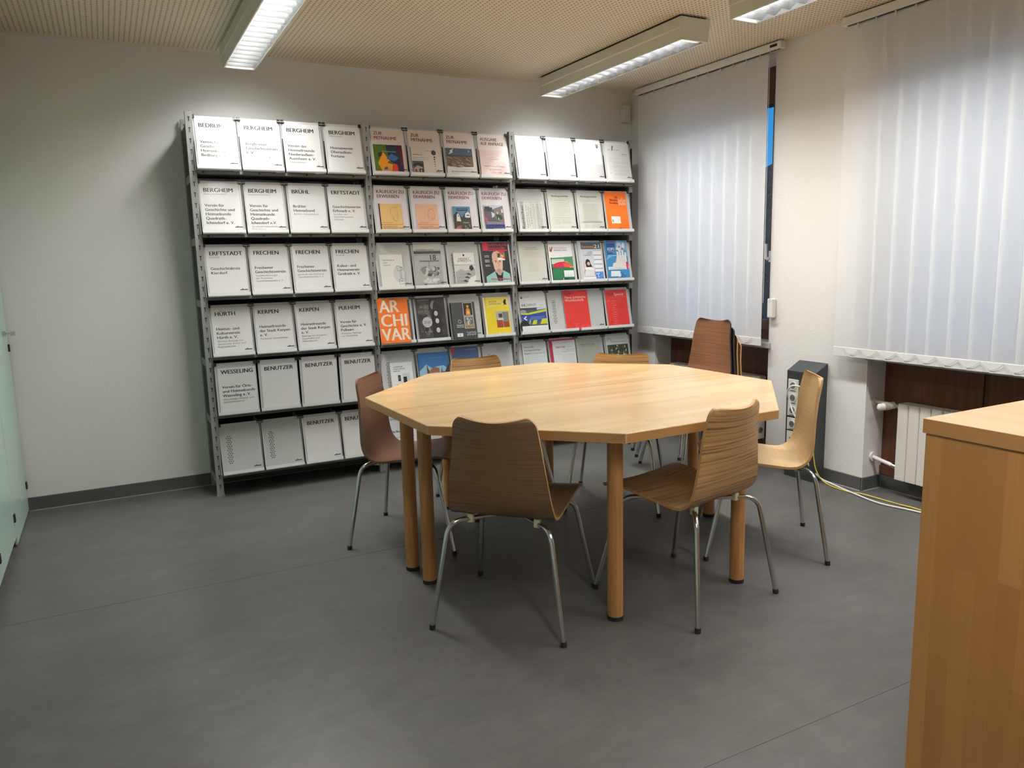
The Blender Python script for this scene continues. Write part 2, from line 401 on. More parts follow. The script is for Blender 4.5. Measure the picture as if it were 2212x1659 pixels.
# ---------------------------------------------------------------- lettering and covers
_tx = {}
def text_mesh(s, bold=0.0):
    k_ = (s, bold)
    if k_ in _tx: return _tx[k_]
    cu = bpy.data.curves.new('t', 'FONT'); cu.body = s; cu.size = 1.0; cu.resolution_u = 3
    o = bpy.data.objects.new('t', cu); C.objects.link(o)
    me = bpy.data.meshes.new_from_object(o)
    vs = [(v.co.x, v.co.y) for v in me.vertices]; fs = [tuple(p.vertices) for p in me.polygons]
    bpy.data.objects.remove(o); bpy.data.curves.remove(cu); bpy.data.meshes.remove(me)
    _tx[k_] = (vs, fs); return vs, fs
_cap = max(v[1] for v in text_mesh('H')[0])
class Art:
    """flat print: coordinates are fractions of the page (x right, y up)"""
    def __init__(s, w, h): s.w, s.h = w, h; s.b = MB(); s.z = .0002; s.n = 0
    def _z(s): s.n += 1; return s.z + .00006 * s.n
    def poly(s, pts, c):
        z = s._z(); M = pcol(c); P = [(x * s.w, y * s.h, z) for x, y in pts]
        s.b.add(P, [tuple(range(len(P)))], M); return s
    def rect(s, x0, y0, x1, y1, c): return s.poly([(x0, y0), (x1, y0), (x1, y1), (x0, y1)], c)
    def disc(s, x, y, r, c, n=20, ry=None):
        ar = s.w / s.h
        return s.poly([(x + r * math.cos(2 * PI * i / n), y + (ry or r * ar) * math.sin(2 * PI * i / n)) for i in range(n)], c)
    def line(s, p0, p1, t, c):
        a = Vector((p0[0] * s.w, p0[1] * s.h)); b = Vector((p1[0] * s.w, p1[1] * s.h)); d = (b - a).normalized(); n = Vector((-d.y, d.x)) * t / 2
        z = s._z(); s.b.add([(*(a + n), z), (*(a - n), z), (*(b - n), z), (*(b + n), z)], [(0, 1, 2, 3)], pcol(c)); return s
    def text(s, x, y, st, cap, c, bold=0.0, wid=None, rot=0.0, align='l', sx=1.0):
        """cap height in metres; wid = forced width in metres"""
        vs, fs = text_mesh(st)
        if not vs: return s
        k_ = cap / _cap; x1 = max(v[0] for v in vs); x0 = min(v[0] for v in vs)
        kx = wid / (x1 - x0) if wid else k_ * sx
        off = 0 if align == 'l' else (-(x1 * kx) if align == 'r' else -(x1 * kx) / 2)
        z = s._z(); cs, sn = math.cos(rot), math.sin(rot)
        for sh in ((-.5, .5) if bold else (0,)):
            P = []; e = sh * bold * 2.6 * k_
            for a, b in vs:
                px, py = a * kx + off + e, b * k_
                P.append((x * s.w + px * cs - py * sn, y * s.h + px * sn + py * cs, z + (.00002 if sh > 0 else 0)))
            s.b.add(P, fs, pcol(c))
        return s
    def bars(s, x0, y0, x1, n, step, c, t=.0011, seed=1, short=.3, gaps=True):
        """rows of unreadably small print: each row broken into word-length dashes"""
        r = random.Random(seed); M = pcol(c); z = s._z()
        for i in range(n):
            y = (y0 - i * step) * s.h; e = x1 if i % 5 != 4 else x1 - (x1 - x0) * short * r.random(); x = x0
            while x < e:
                l = min(r.uniform(.03, .12), e - x) if gaps else e - x
                if l > .008: s.b.add([(x * s.w, y, z), ((x + l) * s.w, y, z), ((x + l) * s.w, y + t, z), (x * s.w, y + t, z)], [(0, 1, 2, 3)], M)
                x += l + .012
        return s
    def blotch(s, x0, y0, x1, y1, cols, n, seed, smin=.05, smax=.16):
        """patches of ink for a photographic picture too small to read"""
        r = random.Random(seed)
        for i in range(n):
            sx, sy = r.uniform(smin, smax), r.uniform(smin, smax) * .8
            cx, cy = r.uniform(x0 + sx * .5, x1 - sx * .5), r.uniform(y0 + sy * .5, y1 - sy * .5)
            k_ = r.randint(5, 9); pts = []
            for j in range(k_):
                a = 2 * PI * j / k_; q = r.uniform(.3, .5)
                pts.append((min(x1, max(x0, cx + sx * q * math.cos(a))), min(y1, max(y0, cy + sy * q * math.sin(a)))))
            s.poly(pts, r.choice(cols))
        return s
INK, GREY, WINE = (28, 28, 28), (128, 128, 126), (120, 42, 48)

# ---------------------------------------------------------------- magazine shelving
X0, YS, HS = .487, 4.684, 2.186
ZR = [1.873, 1.5236, 1.1715, .8279, .4862, .130]
TILT = math.radians(12.2)
shelving = thing('magazine_shelving', 'grey steel magazine shelving of three bays with tilted display flaps along the back wall', 'shelving', (X0, YS, 0))
def up_mesh(rear=False):
    b = MB(); b.box(-.019, .019, 0, .003, 0, HS, M_STEEL); b.box(-.019, -.016, .003, .03, 0, HS, M_STEEL).box(.016, .019, .003, .03, 0, HS, M_STEEL)
    return b.mesh('upright')
um = up_mesh()
sl = MB()
for i in range(37):
    z = .045 + i * .058
    sl.box(-.002, .002, -.0012, .001, z, z + .024, M_BLACK).box(-.0055, .0055, -.0012, .001, z + .02, z + .025, M_BLACK)
slm = sl.mesh('slot_row')
for i in range(4):
    u = link('upright', um, shelving, (i, .045 if i == 3 else 0, 0)); tag(link('slot_row', slm, u), kind='stuff')
    u = link('upright', um, shelving, (i, .262, 0)); tag(link('slot_row', slm, u), kind='stuff')
    MB().box(-.022, .022, -.004, .034, 0, .012, M_STEEL).obj('foot_plate', shelving, (i, .045 if i == 3 else 0, 0))
for i in (0, 3):
    for z in ZR: MB().box(-.016, .016, .03, .262, z - .06, z - .02, M_STEEL).obj('side_strut', shelving, (i, 0, 0))
    MB().box(-.012 if i == 0 else .006, -.006 if i == 0 else .012, .031, .26, .08, HS - .06, M_DARK).obj('side_shade_sheet', shelving, (i, 0, 0))  # added near-black sheet, puts the shade of the open side into its colour
for i in range(3): MB().box(.02, .98, .266, .272, .10, HS - .08, M_DARK).obj('back_shade_sheet', shelving, (i, 0, 0))  # added near-black sheets, the dark bay interior is given by their colour
shm = MB().box(.02, .98, -.018, .25, -.019, -.003, M_SHELF).mesh('shelf', bevel=.002)
FW, FH, PITCH_X = .228, .292, .241
def flap_mesh(w, notch=False): return MB().box(0, w, 0, FH, -.0025, 0, M_FLAP).mesh('flap')
def lip_mesh(w, gap=None):
    b = MB()
    for a, c in ([(0, w)] if not gap else [(0, gap[0]), (gap[1], w)]):
        b.prism([(-.004, -.011), (.017, -.011), (.019, -.007), (.019, .010), (.0165, .010), (.0165, -.003), (-.004, -.003)], a, c, M_LIP, 'x')
        # prism on x: first coord is y, second z -> remap to flap axes (y=v, z=n)
    for i, (x, y, z) in enumerate(b.v): b.v[i] = (x, z, y)
    return b.mesh('lip')
fm, lm_ = flap_mesh(FW), lip_mesh(FW)
fm2, lm2 = flap_mesh(FW + PITCH_X), lip_mesh(FW + PITCH_X, (.225, .245))
cm = MB().box(0, .016, FH - .016, FH + .004, -.004, .008, M_BLACK).mesh('corner_clip')
ac = MB().box(.004, FW - .004, .002, FH - .012, .0125, .0135, M_ACRYL).mesh('acrylic_pane')
pf = MB()
for j in range(15):
    for i in range(3 if j % 2 else 2):
        x = .036 + i * .0115 + (0 if j % 2 else .0058); y = .055 + j * .0112
        pf.box(x, x + .0055, y, y + .0055, -.0005, .0004, M_BLACK)
pfm = pf.mesh('perforation')
def logo_mesh(c):
    b = MB(); M = c
    b.box(0, .040, 0, .0045, 0, .0003, M)
    r = random.Random(4)
    for x, h in ((.006, .008), (.0115, .0125), (.0145, .0095), (.021, .0065), (.027, .0062), (.032, .0066), (.036, .006)):
        b.add([(x - .0016, .004, .0002), (x + .0016, .004, .0002), (x + .0006, h, .0002), (x - .0006, h, .0002)], [(0, 1, 2, 3)], M)
    b.add([(-.003, -.001, .0002), (.004, .0, .0002), (.004, .003, .0002), (-.002, .003, .0002)], [(0, 1, 2, 3)], M)
    return b.mesh('maker_mark')
lgk, lgw = logo_mesh(M_BLACK), logo_mesh(mat('faint_mark', (.66, .67, .67), .5))
dvb = MB().prism([(-.020, 0), (.022, .285), (.235, .285), (.235, 0)], -.0015, .0015, M_FLAP, 'x').mesh('divider')
thm = MB().box(-.022, .022, .012, .03, .286, .290, M_STEEL).mesh('divider_head')
bolt = MB().cyl((0, -.021, 0), (0, -.018, 0), .006, M_BLACK, n=8).mesh('bumper')
EMPTY_SEEN = {(0, 5, 0), (0, 5, 1), (1, 4, 0), (1, 4, 3), (2, 4, 0), (1, 2, 2)}
# a flap frame: origin at its lower left corner, x right, y up the slope, z out of it
def flap_pose(b, r, k_):
    steep = (b == 0 and r == 4)
    t = math.radians(3.0) if steep else TILT
    return (X0 + b + .019 + PITCH_X * k_, YS - (.040 if steep else .036), ZR[r] + .010 + (.004 if steep else 0)), (PI / 2 - t, 0, 0)
NOPANE = {(1, 3, 0), (1, 3, 2), (1, 3, 3), (1, 2, 3), (1, 4, 0), (1, 4, 1), (1, 4, 2), (2, 1, 3), (2, 2, 1), (2, 2, 2), (2, 2, 3), (2, 3, 0), (2, 3, 3), (2, 4, 0), (2, 4, 1)}
for b in range(3):
    for r in range(6):
        sh = link('shelf', shm, shelving, (b, 0, ZR[r]))
        if r < 2 or b == 2:
            for x in (.05, .35, .62, .90): link('bumper', bolt, sh, (x, 0, -.0112))
        for k_ in range(5):
            if b == 2 and r == 3 and k_ == 2: continue
            d = link('divider', dvb, shelving, (b + .0125 + PITCH_X * k_, 0, ZR[r]))
            if 0 < k_ < 4: link('divider_head', thm, d)
        for k_ in range(4):
            if b == 2 and r == 3 and k_ == 2: continue
            wide = (b == 2 and r == 3 and k_ == 1)
            (x, y, z), rot = flap_pose(b, r, k_)
            f = link('wide_flap' if wide else 'flap', fm2 if wide else fm, shelving, (x - X0, y - YS, z), rot)
            link('lip', lm2 if wide else lm_, f)
            wd = FW + PITCH_X if wide else FW
            link('corner_clip', cm, f, (-.004, 0, 0)); link('corner_clip', cm, f, (wd - .012, 0, 0))
            pane = not wide and (b, r, k_) not in NOPANE
            if pane: link('acrylic_pane', ac, f)
            steep = (b == 0 and r == 4)
            if not ((b, r, k_) in NOPANE and not (b, r, k_) in {(1, 3, 2)}):
                link('maker_mark', lgw if steep else lgk, f, (wd - .052, .022, .0137 if pane else .0005))
            if wide or (b, r, k_) in EMPTY_SEEN: tag(link('perforation', pfm, f), kind='stuff')

# ---------------------------------------------------------------- sheets and magazines in the shelving
def put(name, label, cat, slot, w, h, dx, dy, n, thick, art, page=None, group=None, edge=None, rz=0.0):
    """a sheet / booklet leaning on flap slot=(bay,row,col); art = Art or None"""
    (x, y, z), rot = flap_pose(*slot)
    R = Matrix.Rotation(rot[0], 3, 'X'); o = R @ Vector((dx, dy, n)) + Vector((x, y, z))
    M = page or M_PAPER
    ob = MB().box(0, w, 0, h, 0, thick, M).obj(name, None, o, rot)
    if edge: ob.data.materials.append(edge)
    tag(ob, label, cat, group)
    if rz: ob.rotation_euler = (R @ Matrix.Rotation(rz, 3, 'Z')).to_euler()
    if art:
        pm = art.b.obj('printing', ob, (0, 0, thick))
    return ob
ORD = ['first', 'second', 'third', 'fourth']; ROWN = ['top', 'second', 'third', 'fourth', 'fifth', 'bottom']
BAY1 = [
 [('BEDBURG', '', ['Verein für', 'Geschichte und', 'Heimatkunde', 'Bedburg e. V.'], []),
  ('BERGHEIM', '', ['Bergheimer', 'Geschichtsverein', 'e. V.'], ['Geschichte in Bergheim']),
  ('BERGHEIM', 'Niederaussem', ['Verein der', 'Heimatfreunde', 'Niederaußem-', 'Auenheim e. V.'], ['Heimatblätter']),
  ('BERGHEIM', 'Oberaussem', ['Heimatverein', 'Oberaußem-', 'Fortuna'], [])],
 [('BERGHEIM', 'Quadrath-Ichendorf', ['Verein für', 'Geschichte und', 'Heimatkunde', 'Quadrath-', 'Ichendorf e. V.'], []),
  ('BERGHEIM', 'Quadrath-Ichendorf', ['Verein für', 'Geschichte und', 'Heimatkunde', 'Quadrath-', 'Ichendorf e.V.'], ['Quadrath-Ichendorfer', 'Bilderbogen']),
  ('BRÜHL', '', ['Brühler', 'Heimatbund'], ['Brühler Heimatblätter']),
  ('ERFTSTADT', '', ['Geschichtsverein', 'Erftstadt e. V.'], ['Schriften des', 'Geschichtsvereins', 'Erftstadt'])],
 [('ERFTSTADT', 'Kierdorf', ['Geschichtskreis', 'Kierdorf'], []),
  ('FRECHEN', '', ['Frechener', 'Geschichtsverein'], ['Veröffentlichungen', 'des Frechener', 'Geschichtsvereins e. V.']),
  ('FRECHEN', '', ['Frechener', 'Geschichtsverein'], ['Jahrbuch des Frechener', 'Geschichtsvereins e. V.']),
  ('FRECHEN', 'Grefrath', ['Kultur- und', 'Heimatverein', 'Grefrath e. V.'], [])],
 [('HÜRTH', '', ['Heimat- und', 'Kulturverein', 'Hürth e. V.'], ['Hürther Beiträge zur', 'Geschichte, Kultur und', 'Regionalkunde']),
  ('KERPEN', '', ['Heimatfreunde', 'der Stadt Kerpen', 'e. V.'], ['Kerpener Heimatblätter']),
  ('KERPEN', '', ['Heimatfreunde', 'der Stadt Kerpen', 'e. V.'], ['Beiträge zur Kerpener', 'Geschichte und', 'Heimatkunde']),
  ('PULHEIM', '', ['Verein für', 'Geschichte e. V.', 'Pulheim'], ['Pulheimer Beiträge', 'zur Geschichte'])],
 [('WESSELING', '', ['Verein für Orts-', 'und Heimatkunde', 'Wesseling e. V.'], ['Wesselinger Heimat- und', 'Geschichtsblätter']),
  ('BENUTZER', '', [], []), ('BENUTZER', '', [], []), ('BENUTZER', '', [], [])],
 [None, None, ('BENUTZER', '', [], []), ('BENUTZER', '', [], [])]]
rr = random.Random(3)
for r, row in enumerate(BAY1):
    for k_, it in enumerate(row):
        if not it: continue
        ti, sub, body, small = it; h = .276; a = Art(.21, h)
        a.text(.088, 1 - .049 / h, ti, .0225, INK, .022, sx=1.04)
        if sub: a.text(.090, 1 - .0645 / h, sub, .0092, GREY, 0, sx=1.12)
        y = .143 - (.006 if r == 0 else 0)
        for s_ in body: a.text(.088, y / h, s_, .0158, INK, .014, sx=1.09); y -= .0248
        y += .006
        for s_ in small: a.text(.092, y / h, s_, .0098, GREY, 0, sx=1.15); y -= .0158
        steep = (r == 4)
        dx = .014 if steep else rr.choice([.006, .009, .004, .011])
        lab = 'white sheet headed %s' % ti
        if ti in ('BEDBURG', 'BRÜHL', 'HÜRTH', 'PULHEIM', 'WESSELING'): lab += ', black lettering, in the %s row of the left bay' % ROWN[r]
        else: lab += ', %s in the %s row of the left bay' % (ORD[k_], ROWN[r])
        put('sign_sheet', lab, 'sheet', (0, r, k_), .21, h if not steep else .262, dx, .001, .002, .0012, a, group='lettered A4 sheets of the left bay')

def A(w, h): return Art(w, h)
# ---- middle bay, top row: take-away sheets with a leaflet in front of each
def wine_sheet(slot, l1, l2, lab, tint=(236, 222, 218)):
    h = .282; a = A(.21, h); a.text(.09, 1 - .042 / h, l1, .0205, WINE, .016, sx=.96); a.text(.09, 1 - .071 / h, l2, .0205, WINE, .016, sx=.96 if len(l2) < 10 else .86)
    put('sign_sheet', lab, 'sheet', slot, .21, h, .010, .001, .002, .0008, a, page=pcol(tint), group='sheets lettered in wine red, middle bay')
    return h
for k_, (l1, l2) in enumerate([('ZUR', 'MITNAHME'), ('ZUR', 'MITNAHME'), ('ZUR', 'MITNAHME'), ('AUSGABE', 'AUF ANFRAGE')]):
    wine_sheet((1, 0, k_), l1, l2, 'pinkish sheet lettered %s %s, %s in top row of middle bay' % (l1, l2, ORD[k_]))
a = A(.186, .178)
a.rect(0, 0, 1, 1, (92, 120, 38)).poly([(.72, 0), (1, 0), (1, 1), (.62, 1)], (96, 34, 52)).poly([(.42, .98), (.75, 1), (.9, .6), (.92, 0), (.55, .45), (.5, .62)], (36, 52, 84))
a.poly([(.25, .05), (.55, .0), (.62, .3), (.45, .55), (.33, .75), (.2, .5), (.12, .35)], (236, 152, 36)).poly([(.42, .5), (.7, .42), (.85, .55), (.6, .7)], (70, 110, 180))
a.poly([(.58, .05), (.8, .02), (.78, .3), (.66, .36)], (226, 60, 56)).poly([(0, 0), (.2, 0), (.14, .12), (0, .1)], (200, 40, 52)).poly([(.15, .55), (.28, .62), (.25, .75), (.14, .68)], (40, 60, 48))
a.poly([(.44, .36), (.6, .32), (.56, .42), (.48, .43)], (120, 96, 40)).poly([(.3, .12), (.45, .14), (.42, .24), (.33, .2)], (60, 92, 150)).poly([(.75, .3), (.9, .34), (.85, .42)], (60, 30, 70))
a.text(.30, .74, 'Farbenmomente', .009, (190, 214, 200)).bars(.5, .62, .82, 3, .055, (120, 150, 175))
put('leaflet', 'square leaflet with bright colour patches in green, orange, red and blue', 'booklet', (1, 0, 0), .186, .178, .016, .001, .0045, .003, a, group='leaflets in the middle bay')
a = A(.19, .176)
a.rect(0, 0, 1, 1, (232, 222, 212)).rect(.0, .0, .02, .97, (70, 62, 60)).disc(.82, .80, .085, (72, 84, 92))
for i, s_ in enumerate((.03, .026, .022, .019, .016, .013)): a.disc(.83, .64 - i * .085, s_, (52, 48, 46), 10)
a.bars(.06, .70, .42, 1, .06, (70, 60, 60), .003, 2).bars(.06, .60, .62, 2, .07, (110, 100, 96), .0018, 3).bars(.5, .85, .74, 1, .05, (120, 110, 108), .0016)
a.rect(.03, .01, .42, .48, (90, 100, 112)).poly([(.03, .34), (.2, .42), (.42, .36), (.42, .28), (.03, .27)], (70, 62, 52)).poly([(.06, .2), (.2, .32), (.36, .26), (.38, .1), (.06, .08)], (178, 170, 156)).rect(.1, .04, .17, .18, (190, 40, 60)).rect(.25, .04, .38, .2, (60, 48, 44)).rect(.3, .08, .33, .16, (220, 214, 205))
put('leaflet', 'pale leaflet with a descending row of dark dots and a small house photo', 'booklet', (1, 0, 1), .19, .176, .014, .001, .0045, .003, a, group='leaflets in the middle bay')
a = A(.186, .178)
a.rect(0, 0, 1, 1, (240, 236, 232)).rect(0, .30, 1, 1, (128, 100, 84)).rect(0, .74, 1, 1, (84, 104, 128)).rect(0, .70, 1, .75, (70, 72, 84))
r_ = random.Random(11)
for i in range(46):
    y = .33 + .36 * r_.random(); x = r_.random() * .8; L = .1 + .15 * r_.random()
    a.line((x, y), (x + L, y - .05 - .05 * r_.random()), .0016 + .0022 * r_.random(), r_.choice([(70, 50, 42), (180, 150, 128), (98, 72, 58), (208, 182, 160)]))
a.poly([(.08, .78), (.16, .84), (.14, .9), (.22, .94), (.3, .99), (.24, .9), (.26, .84), (.14, .78)], (225, 225, 228)).poly([(0, .33), (.4, .29), (1, .33), (1, .25), (0, .25)], (240, 236, 232))
a.text(.14, .13, 'Braunkohle im Rhein-Erft-Kreis', .0075, INK, .01, wid=.142).text(.14, .055, 'Ressourcen', .0075, INK, .01).disc(.86, .9, .03, (170, 176, 186), 12)
put('leaflet', 'leaflet with a picture of ploughed brown ground under a blue strip of sky', 'booklet', (1, 0, 2), .186, .178, .014, .001, .0045, .003, a, group='leaflets in the middle bay')
a = A(.19, .176); a.rect(0, 0, 1, 1, (232, 206, 200))
r_ = random.Random(5)
for i in range(5):
    x, y = .04 + r_.random() * .2, .25 + i * .15
    pts = [(x + j * .07, y + .06 * math.sin(j * 1.9 + i) * (1 if j % 2 else -.4)) for j in range(11)]
    for p, q in zip(pts, pts[1:]): a.line(p, q, .0012, (186, 150, 146))
a.text(.12, .36, 'Dokumente zur Geschichte', .009, (96, 66, 66), 0, wid=.15).text(.3, .24, 'des Erftraumes A', .009, (96, 66, 66), 0, wid=.09).text(.34, .13, '(1256 - 1448)', .009, (96, 66, 66), 0, wid=.08).bars(.35, .64, .7, 1, .05, (130, 100, 98), .002)
put('leaflet', 'pink booklet overprinted with old handwriting', 'booklet', (1, 0, 3), .19, .176, .012, .001, .0045, .003, a, group='leaflets in the middle bay')
# ---- middle bay, second row
for k_ in range(4):
    wine_sheet((1, 1, k_), 'KÄUFLICH ZU', 'ERWERBEN', 'sheet lettered KÄUFLICH ZU ERWERBEN, %s in second row of middle bay' % ORD[k_], (228, 222, 226))
def map_cover(bg_, seed, blob, cap):
    a = A(.145, .172); a.rect(0, 0, 1, 1, bg_); r_ = random.Random(seed)
    pts = [(blob[0] + blob[2] * math.cos(t_) * r_.uniform(.6, 1.1), blob[1] + blob[3] * math.sin(t_) * r_.uniform(.6, 1.1)) for t_ in [i * .35 for i in range(18)]]
    for p, q in zip(pts, pts[1:] + pts[:1]): a.line(p, q, .0009, (98, 72, 40))
    for i in range(40):
        x, y = blob[0] + blob[2] * r_.uniform(-.9, .9), blob[1] + blob[3] * r_.uniform(-.9, .9)
        a.line((x, y), (x + r_.uniform(-.06, .06), y + r_.uniform(-.05, .05)), .0007, (120, 92, 56))
    a.line((0, .235), (1, .235), .0016, (98, 48, 40)).bars(.08, .30, .52, 1, .05, (110, 72, 50), .0014, 2)
    a.text(.10, .145, cap[0], .0055, (80, 40, 34), .006, wid=.09).text(.10, .09, cap[1], .0055, (80, 40, 34), .006, wid=.118).bars(.12, .05, .7, 2, .03, (120, 80, 56), .0012, 3)
    return a
a = map_cover((238, 196, 128), 3, (.66, .64, .2, .28), ('Johann Wilhelm Carl Ludwig', 'Das Kreis Commission um 1828')); a.rect(-.03, 0, .02, 1, (46, 36, 60))
put('booklet', 'yellow booklet with a dark spine and a fine map drawing', 'booklet', (1, 1, 0), .145, .172, .034, .001, .0045, .004, a, group='booklets for sale')
a = map_cover((236, 186, 150), 9, (.70, .62, .2, .24), ('Frei Levy Mann', 'Der Landkreis Köln um 1815'))
put('booklet', 'peach booklet with a fine map drawing', 'booklet', (1, 1, 1), .145, .172, .036, .001, .0045, .004, a, group='booklets for sale')
a = A(.124, .160)
a.rect(0, 0, 1, 1, (60, 54, 46)).rect(0, .5, 1, 1, (72, 128, 168)).poly([(0, .62), (.2, .8), (.5, .55), (.75, .8), (1, .62), (1, .45), (0, .45)], (44, 44, 40)).rect(.22, .82, .85, .93, (30, 44, 66)).bars(.27, .88, .8, 1, .05, (150, 190, 215), .002)
a.poly([(.16, .4), (.2, .66), (.28, .72), (.36, .62), (.42, .38)], (224, 222, 214)).rect(.26, .58, .31, .64, (40, 38, 36)).poly([(.66, .6), (.7, .72), (.86, .78), (.98, .7), (.96, .54), (.7, .54)], (226, 224, 216)).rect(.76, .62, .92, .66, (48, 44, 42))
a.poly([(.05, .06), (.2, .22), (.42, .22), (.4, .04)], (150, 84, 60)).text(.05, .03, 'NK', .012, (206, 170, 160)).bars(.5, .34, .86, 2, .03, (190, 188, 180), .002, 3).blotch(.5, .05, .97, .3, [(110, 104, 92), (150, 148, 140), (38, 34, 30)], 12, 4, .05, .12)
put('booklet', 'booklet with a dark woodcut-like village under a blue sky', 'booklet', (1, 1, 2), .124, .160, .046, .001, .0045, .005, a, group='booklets for sale')
a = A(.142, .172)
a.rect(0, 0, 1, 1, (38, 52, 106)).rect(0, .24, 1, 1, (92, 84, 96)).rect(0, .84, 1, 1, (190, 200, 216)).blotch(.0, .72, .5, .98, [(40, 46, 44), (62, 66, 64), (30, 36, 34)], 20, 6, .1, .22)
a.poly([(.5, .86), (.98, .98), (.98, .3), (.6, .4), (.48, .6)], (124, 112, 104)).poly([(.36, .74), (.52, .66), (.5, .56), (.36, .5)], (206, 208, 214)).blotch(.55, .38, .95, .72, [(52, 74, 52), (40, 58, 42)], 12, 8, .14, .26).rect(.88, .7, .96, .84, (214, 216, 236)).rect(.64, .64, .7, .74, (200, 200, 214)).rect(0, .3, .14, .52, (178, 76, 104)).poly([(0, .24), (1, .24), (.9, .34), (.1, .36)], (132, 120, 148)).rect(.68, .42, .72, .5, (224, 222, 224))
a.text(.95, .06, 'Die Gymnicher Mühle', .0075, (216, 222, 240), .008, align='r', sx=.8).bars(.72, .15, .9, 1, .05, (120, 140, 190), .0013)
put('booklet', 'booklet with a photo of an old farmyard and a dark blue band below', 'booklet', (1, 1, 3), .142, .172, .032, .001, .0045, .004, a, group='booklets for sale')
# ---- middle bay, third row
a = A(.150, .212); a.rect(0, 0, 1, 1, (226, 226, 220))
for i, s_ in enumerate(('Neue Beiträge zur', 'Jülicher', 'Geschichte')): a.text(.14, .82 - i * .075, s_, .0072, (70, 70, 66), .004)
a.disc(.80, .42, .26, (206, 208, 204), 20, .26)
for p, q in (((.72, .66), (.94, .62)), ((.72, .66), (.74, .50)), ((.74, .5), (.84, .52)), ((.84, .54), (.84, .26)), ((.9, .54), (.9, .26)), ((.84, .52), (1, .56)), ((.90, .26), (1, .24)), ((.76, .24), (.84, .26)), ((.76, .24), (.77, .10)), ((.77, .1), (.98, .13))): a.line(p, q, .0016, (52, 52, 50))
a.bars(.84, .59, .98, 1, .05, (60, 60, 58), .003).bars(.84, .19, .98, 1, .05, (60, 60, 58), .003).bars(.12, .03, .45, 1, .05, (80, 80, 76), .002)
put('booklet', 'white booklet with thin black line drawing in its right half', 'booklet', (1, 2, 0), .150, .212, .022, .001, .0045, .005, a, group='booklets in the middle bay')
a = A(.186, .276); a.rect(0, 0, 1, 1, (176, 176, 172)).rect(0, .87, 1, 1, (206, 206, 200)).text(.1, .84, 'JAHRBUCH', .012, (96, 96, 94), .01, wid=.12)
a.rect(.0, .77, 1, .835, (70, 70, 68)).line((0, .745), (1, .745), .002, (90, 90, 88)).text(.54, .62, '18', .034, (66, 66, 64), .02).rect(.18, .585, .9, .615, (110, 110, 108)).line((.52, .6), (.5, .3), .004, (120, 120, 118))
a.blotch(.15, .2, .98, .5, [(96, 96, 94), (130, 130, 128), (196, 196, 192), (80, 80, 78), (150, 150, 147)], 26, 12, .08, .26).blotch(.2, .03, .98, .22, [(210, 210, 206), (192, 192, 188), (160, 160, 156)], 18, 13, .08, .24).rect(.26, .02, .36, .055, (48, 48, 46))
put('booklet', 'grey yearbook with a blurred drawing and a dark band across its head', 'booklet', (1, 2, 1), .186, .276, .012, .001, .0045, .006, a, group='booklets in the middle bay')
a = A(.148, .216); a.rect(0, 0, 1, 1, (226, 226, 220)).poly([(.46, .95), (.54, .95), (.54, .91), (.5, .885), (.46, .91)], INK).text(.5, .775, 'HEIMAT', .0150, (84, 84, 80), .004, align='c', sx=1.05).text(.5, .715, 'JAHRBUCH', .0135, (84, 84, 80), .004, align='c', sx=1.0).bars(.32, .675, .72, 1, .04, (150, 150, 146), .001)
a.rect(.02, .02, .99, .62, (168, 168, 164)).line((0, .625), (1, .625), .002, (60, 60, 58)).poly([(.02, .4), (.3, .5), (.5, .44), (.99, .5), (.99, .62), (.02, .62)], (206, 206, 202)).blotch(.62, .42, .97, .62, [(50, 50, 48), (36, 36, 35)], 9, 3, .12, .24).poly([(.5, .02), (.99, .02), (.99, .3), (.7, .22)], (216, 216, 212))
for x, y in ((.5, .34), (.42, .24), (.32, .13)): a.poly([(x, y), (x + .16, y + .035), (x + .3, y - .04), (x + .16, y - .03)], (58, 58, 56)).line((x - .3, y - .0), (x + .05, y), .0012, (90, 90, 88))
put('booklet', 'white yearbook with grey landscape photo on its lower half', 'booklet', (1, 2, 2), .148, .216, .042, .001, .0045, .008, a, group='booklets in the middle bay')
